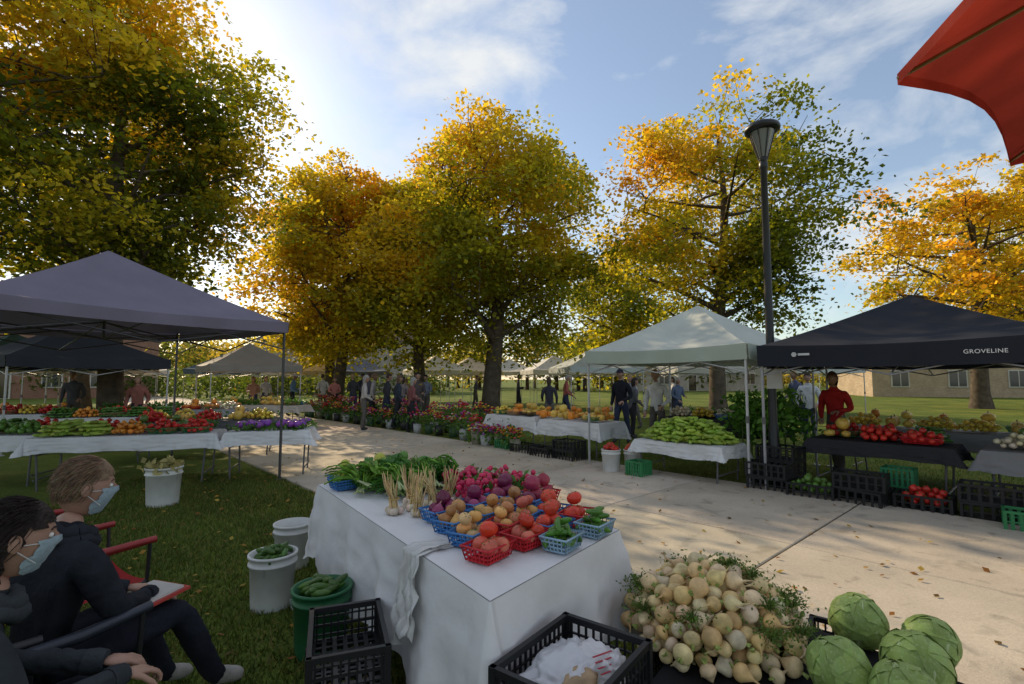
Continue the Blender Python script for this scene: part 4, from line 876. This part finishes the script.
ppl=[(-4.3,17.2,(.7,.4),(.05,.05,.06)),(-3.7,16.2,(.8,.5),(.04,.05,.07)),(-3.2,17.0,(.4,-.9),(.1,.08,.08)),(-10.3,20,(.3,-1),(.35,.2,.15)),(-9.4,21.5,(.8,.1),(.12,.2,.3)),
 (1.15,15.5,(0,1),(.04,.04,.05)),(2.75,12.6,(-.6,-.7),(.02,.022,.03)),(3.25,13.6,(.8,.2),(.12,.12,.13)),(3.15,10.9,(-.6,-.8),(.6,.6,.6)),(5.6,17,(.3,-1),(.1,.13,.2)),(0.3,24,(1,0),(.06,.06,.08)),
 (5.5,8.55,(-.75,-.6),(.45,.03,.03)),(7.2,12.2,(-.5,-.7),(.55,.57,.6)),(-9.6,12.9,(.4,-.9),(.25,.1,.08)),(-12.3,14.1,(.4,-.9),(.1,.1,.12)),(-4.0,18.3,(.2,.9),(.25,.2,.2)),
 (-4.9,17.6,(.9,.3),(.3,.28,.27)),(-5.7,19.4,(.8,.4),(.4,.38,.36)),(-6.5,20.6,(-.6,.7),(.06,.06,.07)),(-3.0,14.9,(.8,.5),(.2,.08,.08)),(-8.5,22.6,(-.5,.7),(.5,.48,.45)),(-10.9,22.2,(.5,-.5),(.35,.36,.4)),(-7.3,24.5,(.5,-.7),(.05,.06,.1)),(3.9,16.2,(-.8,-.4),(.3,.3,.34)),(2.0,18.8,(.9,.1),(.4,.12,.1)),(6.6,20.5,(-.9,.1),(.5,.5,.5)),(-1.9,26,(1,0),(.1,.1,.12)),(-5.9,28,(.2,-1),(.4,.3,.25)),(8.2,14.5,(-1,-.2),(.08,.1,.18)),(-4.6,15.6,(.9,.4),(.45,.42,.4)),(-5.3,18.4,(.3,.9),(.08,.08,.1)),(-7.6,21.5,(.4,-.9),(.5,.2,.18)),(-3.5,20.5,(-.3,-.9),(.2,.22,.3))]
hc=[(.05,.03,.02),(.12,.07,.04),(.02,.015,.012),(.3,.2,.1),(.3,.28,.26)]
for i,(x,y,d,t) in enumerate(ppl):
    person(['man','woman'][i%2],x,y,d,[1.78,1.66][i%2]+U(-.06,.05),t,[(.04,.05,.09),(.03,.03,.035),(.12,.11,.1)][i%3],hc[i%5],SK2 if i%6==4 else SK1,seed=30+i,hairlen=.7*(i%2),lvl=3,cap=(.03,.03,.05) if i==6 else None,subd=1)
def chair(x,y,fd,col,name='camp_chair'):
    f=np.array(fd,float);f/=np.linalg.norm(f);xr=np.array([f[1],-f[0]]); P=lambda a,b,z:np.array([x+xr[0]*a+f[0]*b,y+xr[1]*a+f[1]*b,z])
    e=empty(name,(x,y,0)); m=MB(); gc=(.03,.03,.03)
    for s in(-1,1):
        tube(m,[P(s*.27,-.25,.0),P(s*.27,.22,.42)],.011,gc,7); tube(m,[P(s*.27,.25,.0),P(s*.27,-.2,.42)],.011,gc,7)
        tube(m,[P(s*.27,-.2,.4),P(s*.27,-.3,.92)],.011,gc,7); tube(m,[P(s*.27,.22,.4),P(s*.29,.22,.64)],.011,gc,7); tube(m,[P(s*.29,.25,.65),P(s*.29,0,.64),P(s*.29,-.25,.66)],[.02,.024,.018],col,7)
    for b in(-.25,.25): tube(m,[P(-.27,b,.01),P(.27,b,.01)],.009,gc,6)
    tube(m,[P(-.27,-.24,.03),P(.27,-.2,.4)],.009,gc,6); tube(m,[P(.27,-.24,.03),P(-.27,-.2,.4)],.009,gc,6)
    tube(m,[P(-.27,.24,.03),P(.27,.2,.4)],.009,gc,6); tube(m,[P(.27,.24,.03),P(-.27,.2,.4)],.009,gc,6)
    m.obj('frame',M_metal,e); m=MB(); n=10; v=[];
    path=[(.24,.42),(.1,.4),(-.08,.385),(-.2,.4),(-.225,.5),(-.255,.65),(-.28,.8),(-.3,.92)]
    for b,z in path:
        for i in range(n+1): u=(i/n-.5)*2; v.append(P(u*.265,b-(.03*(1-u*u) if z>.45 else 0),z-(.035*(1-u*u) if z<.45 else 0)))
    m.add(v,np.array([(j*(n+1)+i,j*(n+1)+i+1,(j+1)*(n+1)+i+1,(j+1)*(n+1)+i) for j in range(len(path)-1) for i in range(n)]),col); m.obj('seat_and_back',M_wear,e)
chair(-1.64,1.52,(.62,.78),(.03,.03,.035)); chair(-1.88,2.05,(.36,.93),(.03,.035,.05)); chair(-3.2,3.3,(.7,.7),(.3,.025,.025)); chair(-2.5,3.0,(.5,.8),(.28,.025,.025))
m=MB(); box(m,(-1.68,2.40,.60),(.3,.2,.012),(.4,.04,.03),R=rot(.15,-.1,-.5)); box(m,(-1.68,2.40,.612),(.26,.16,.01),(.5,.48,.45),R=rot(.15,-.1,-.5)); m.obj('red_folder',M_plas)
print('done')
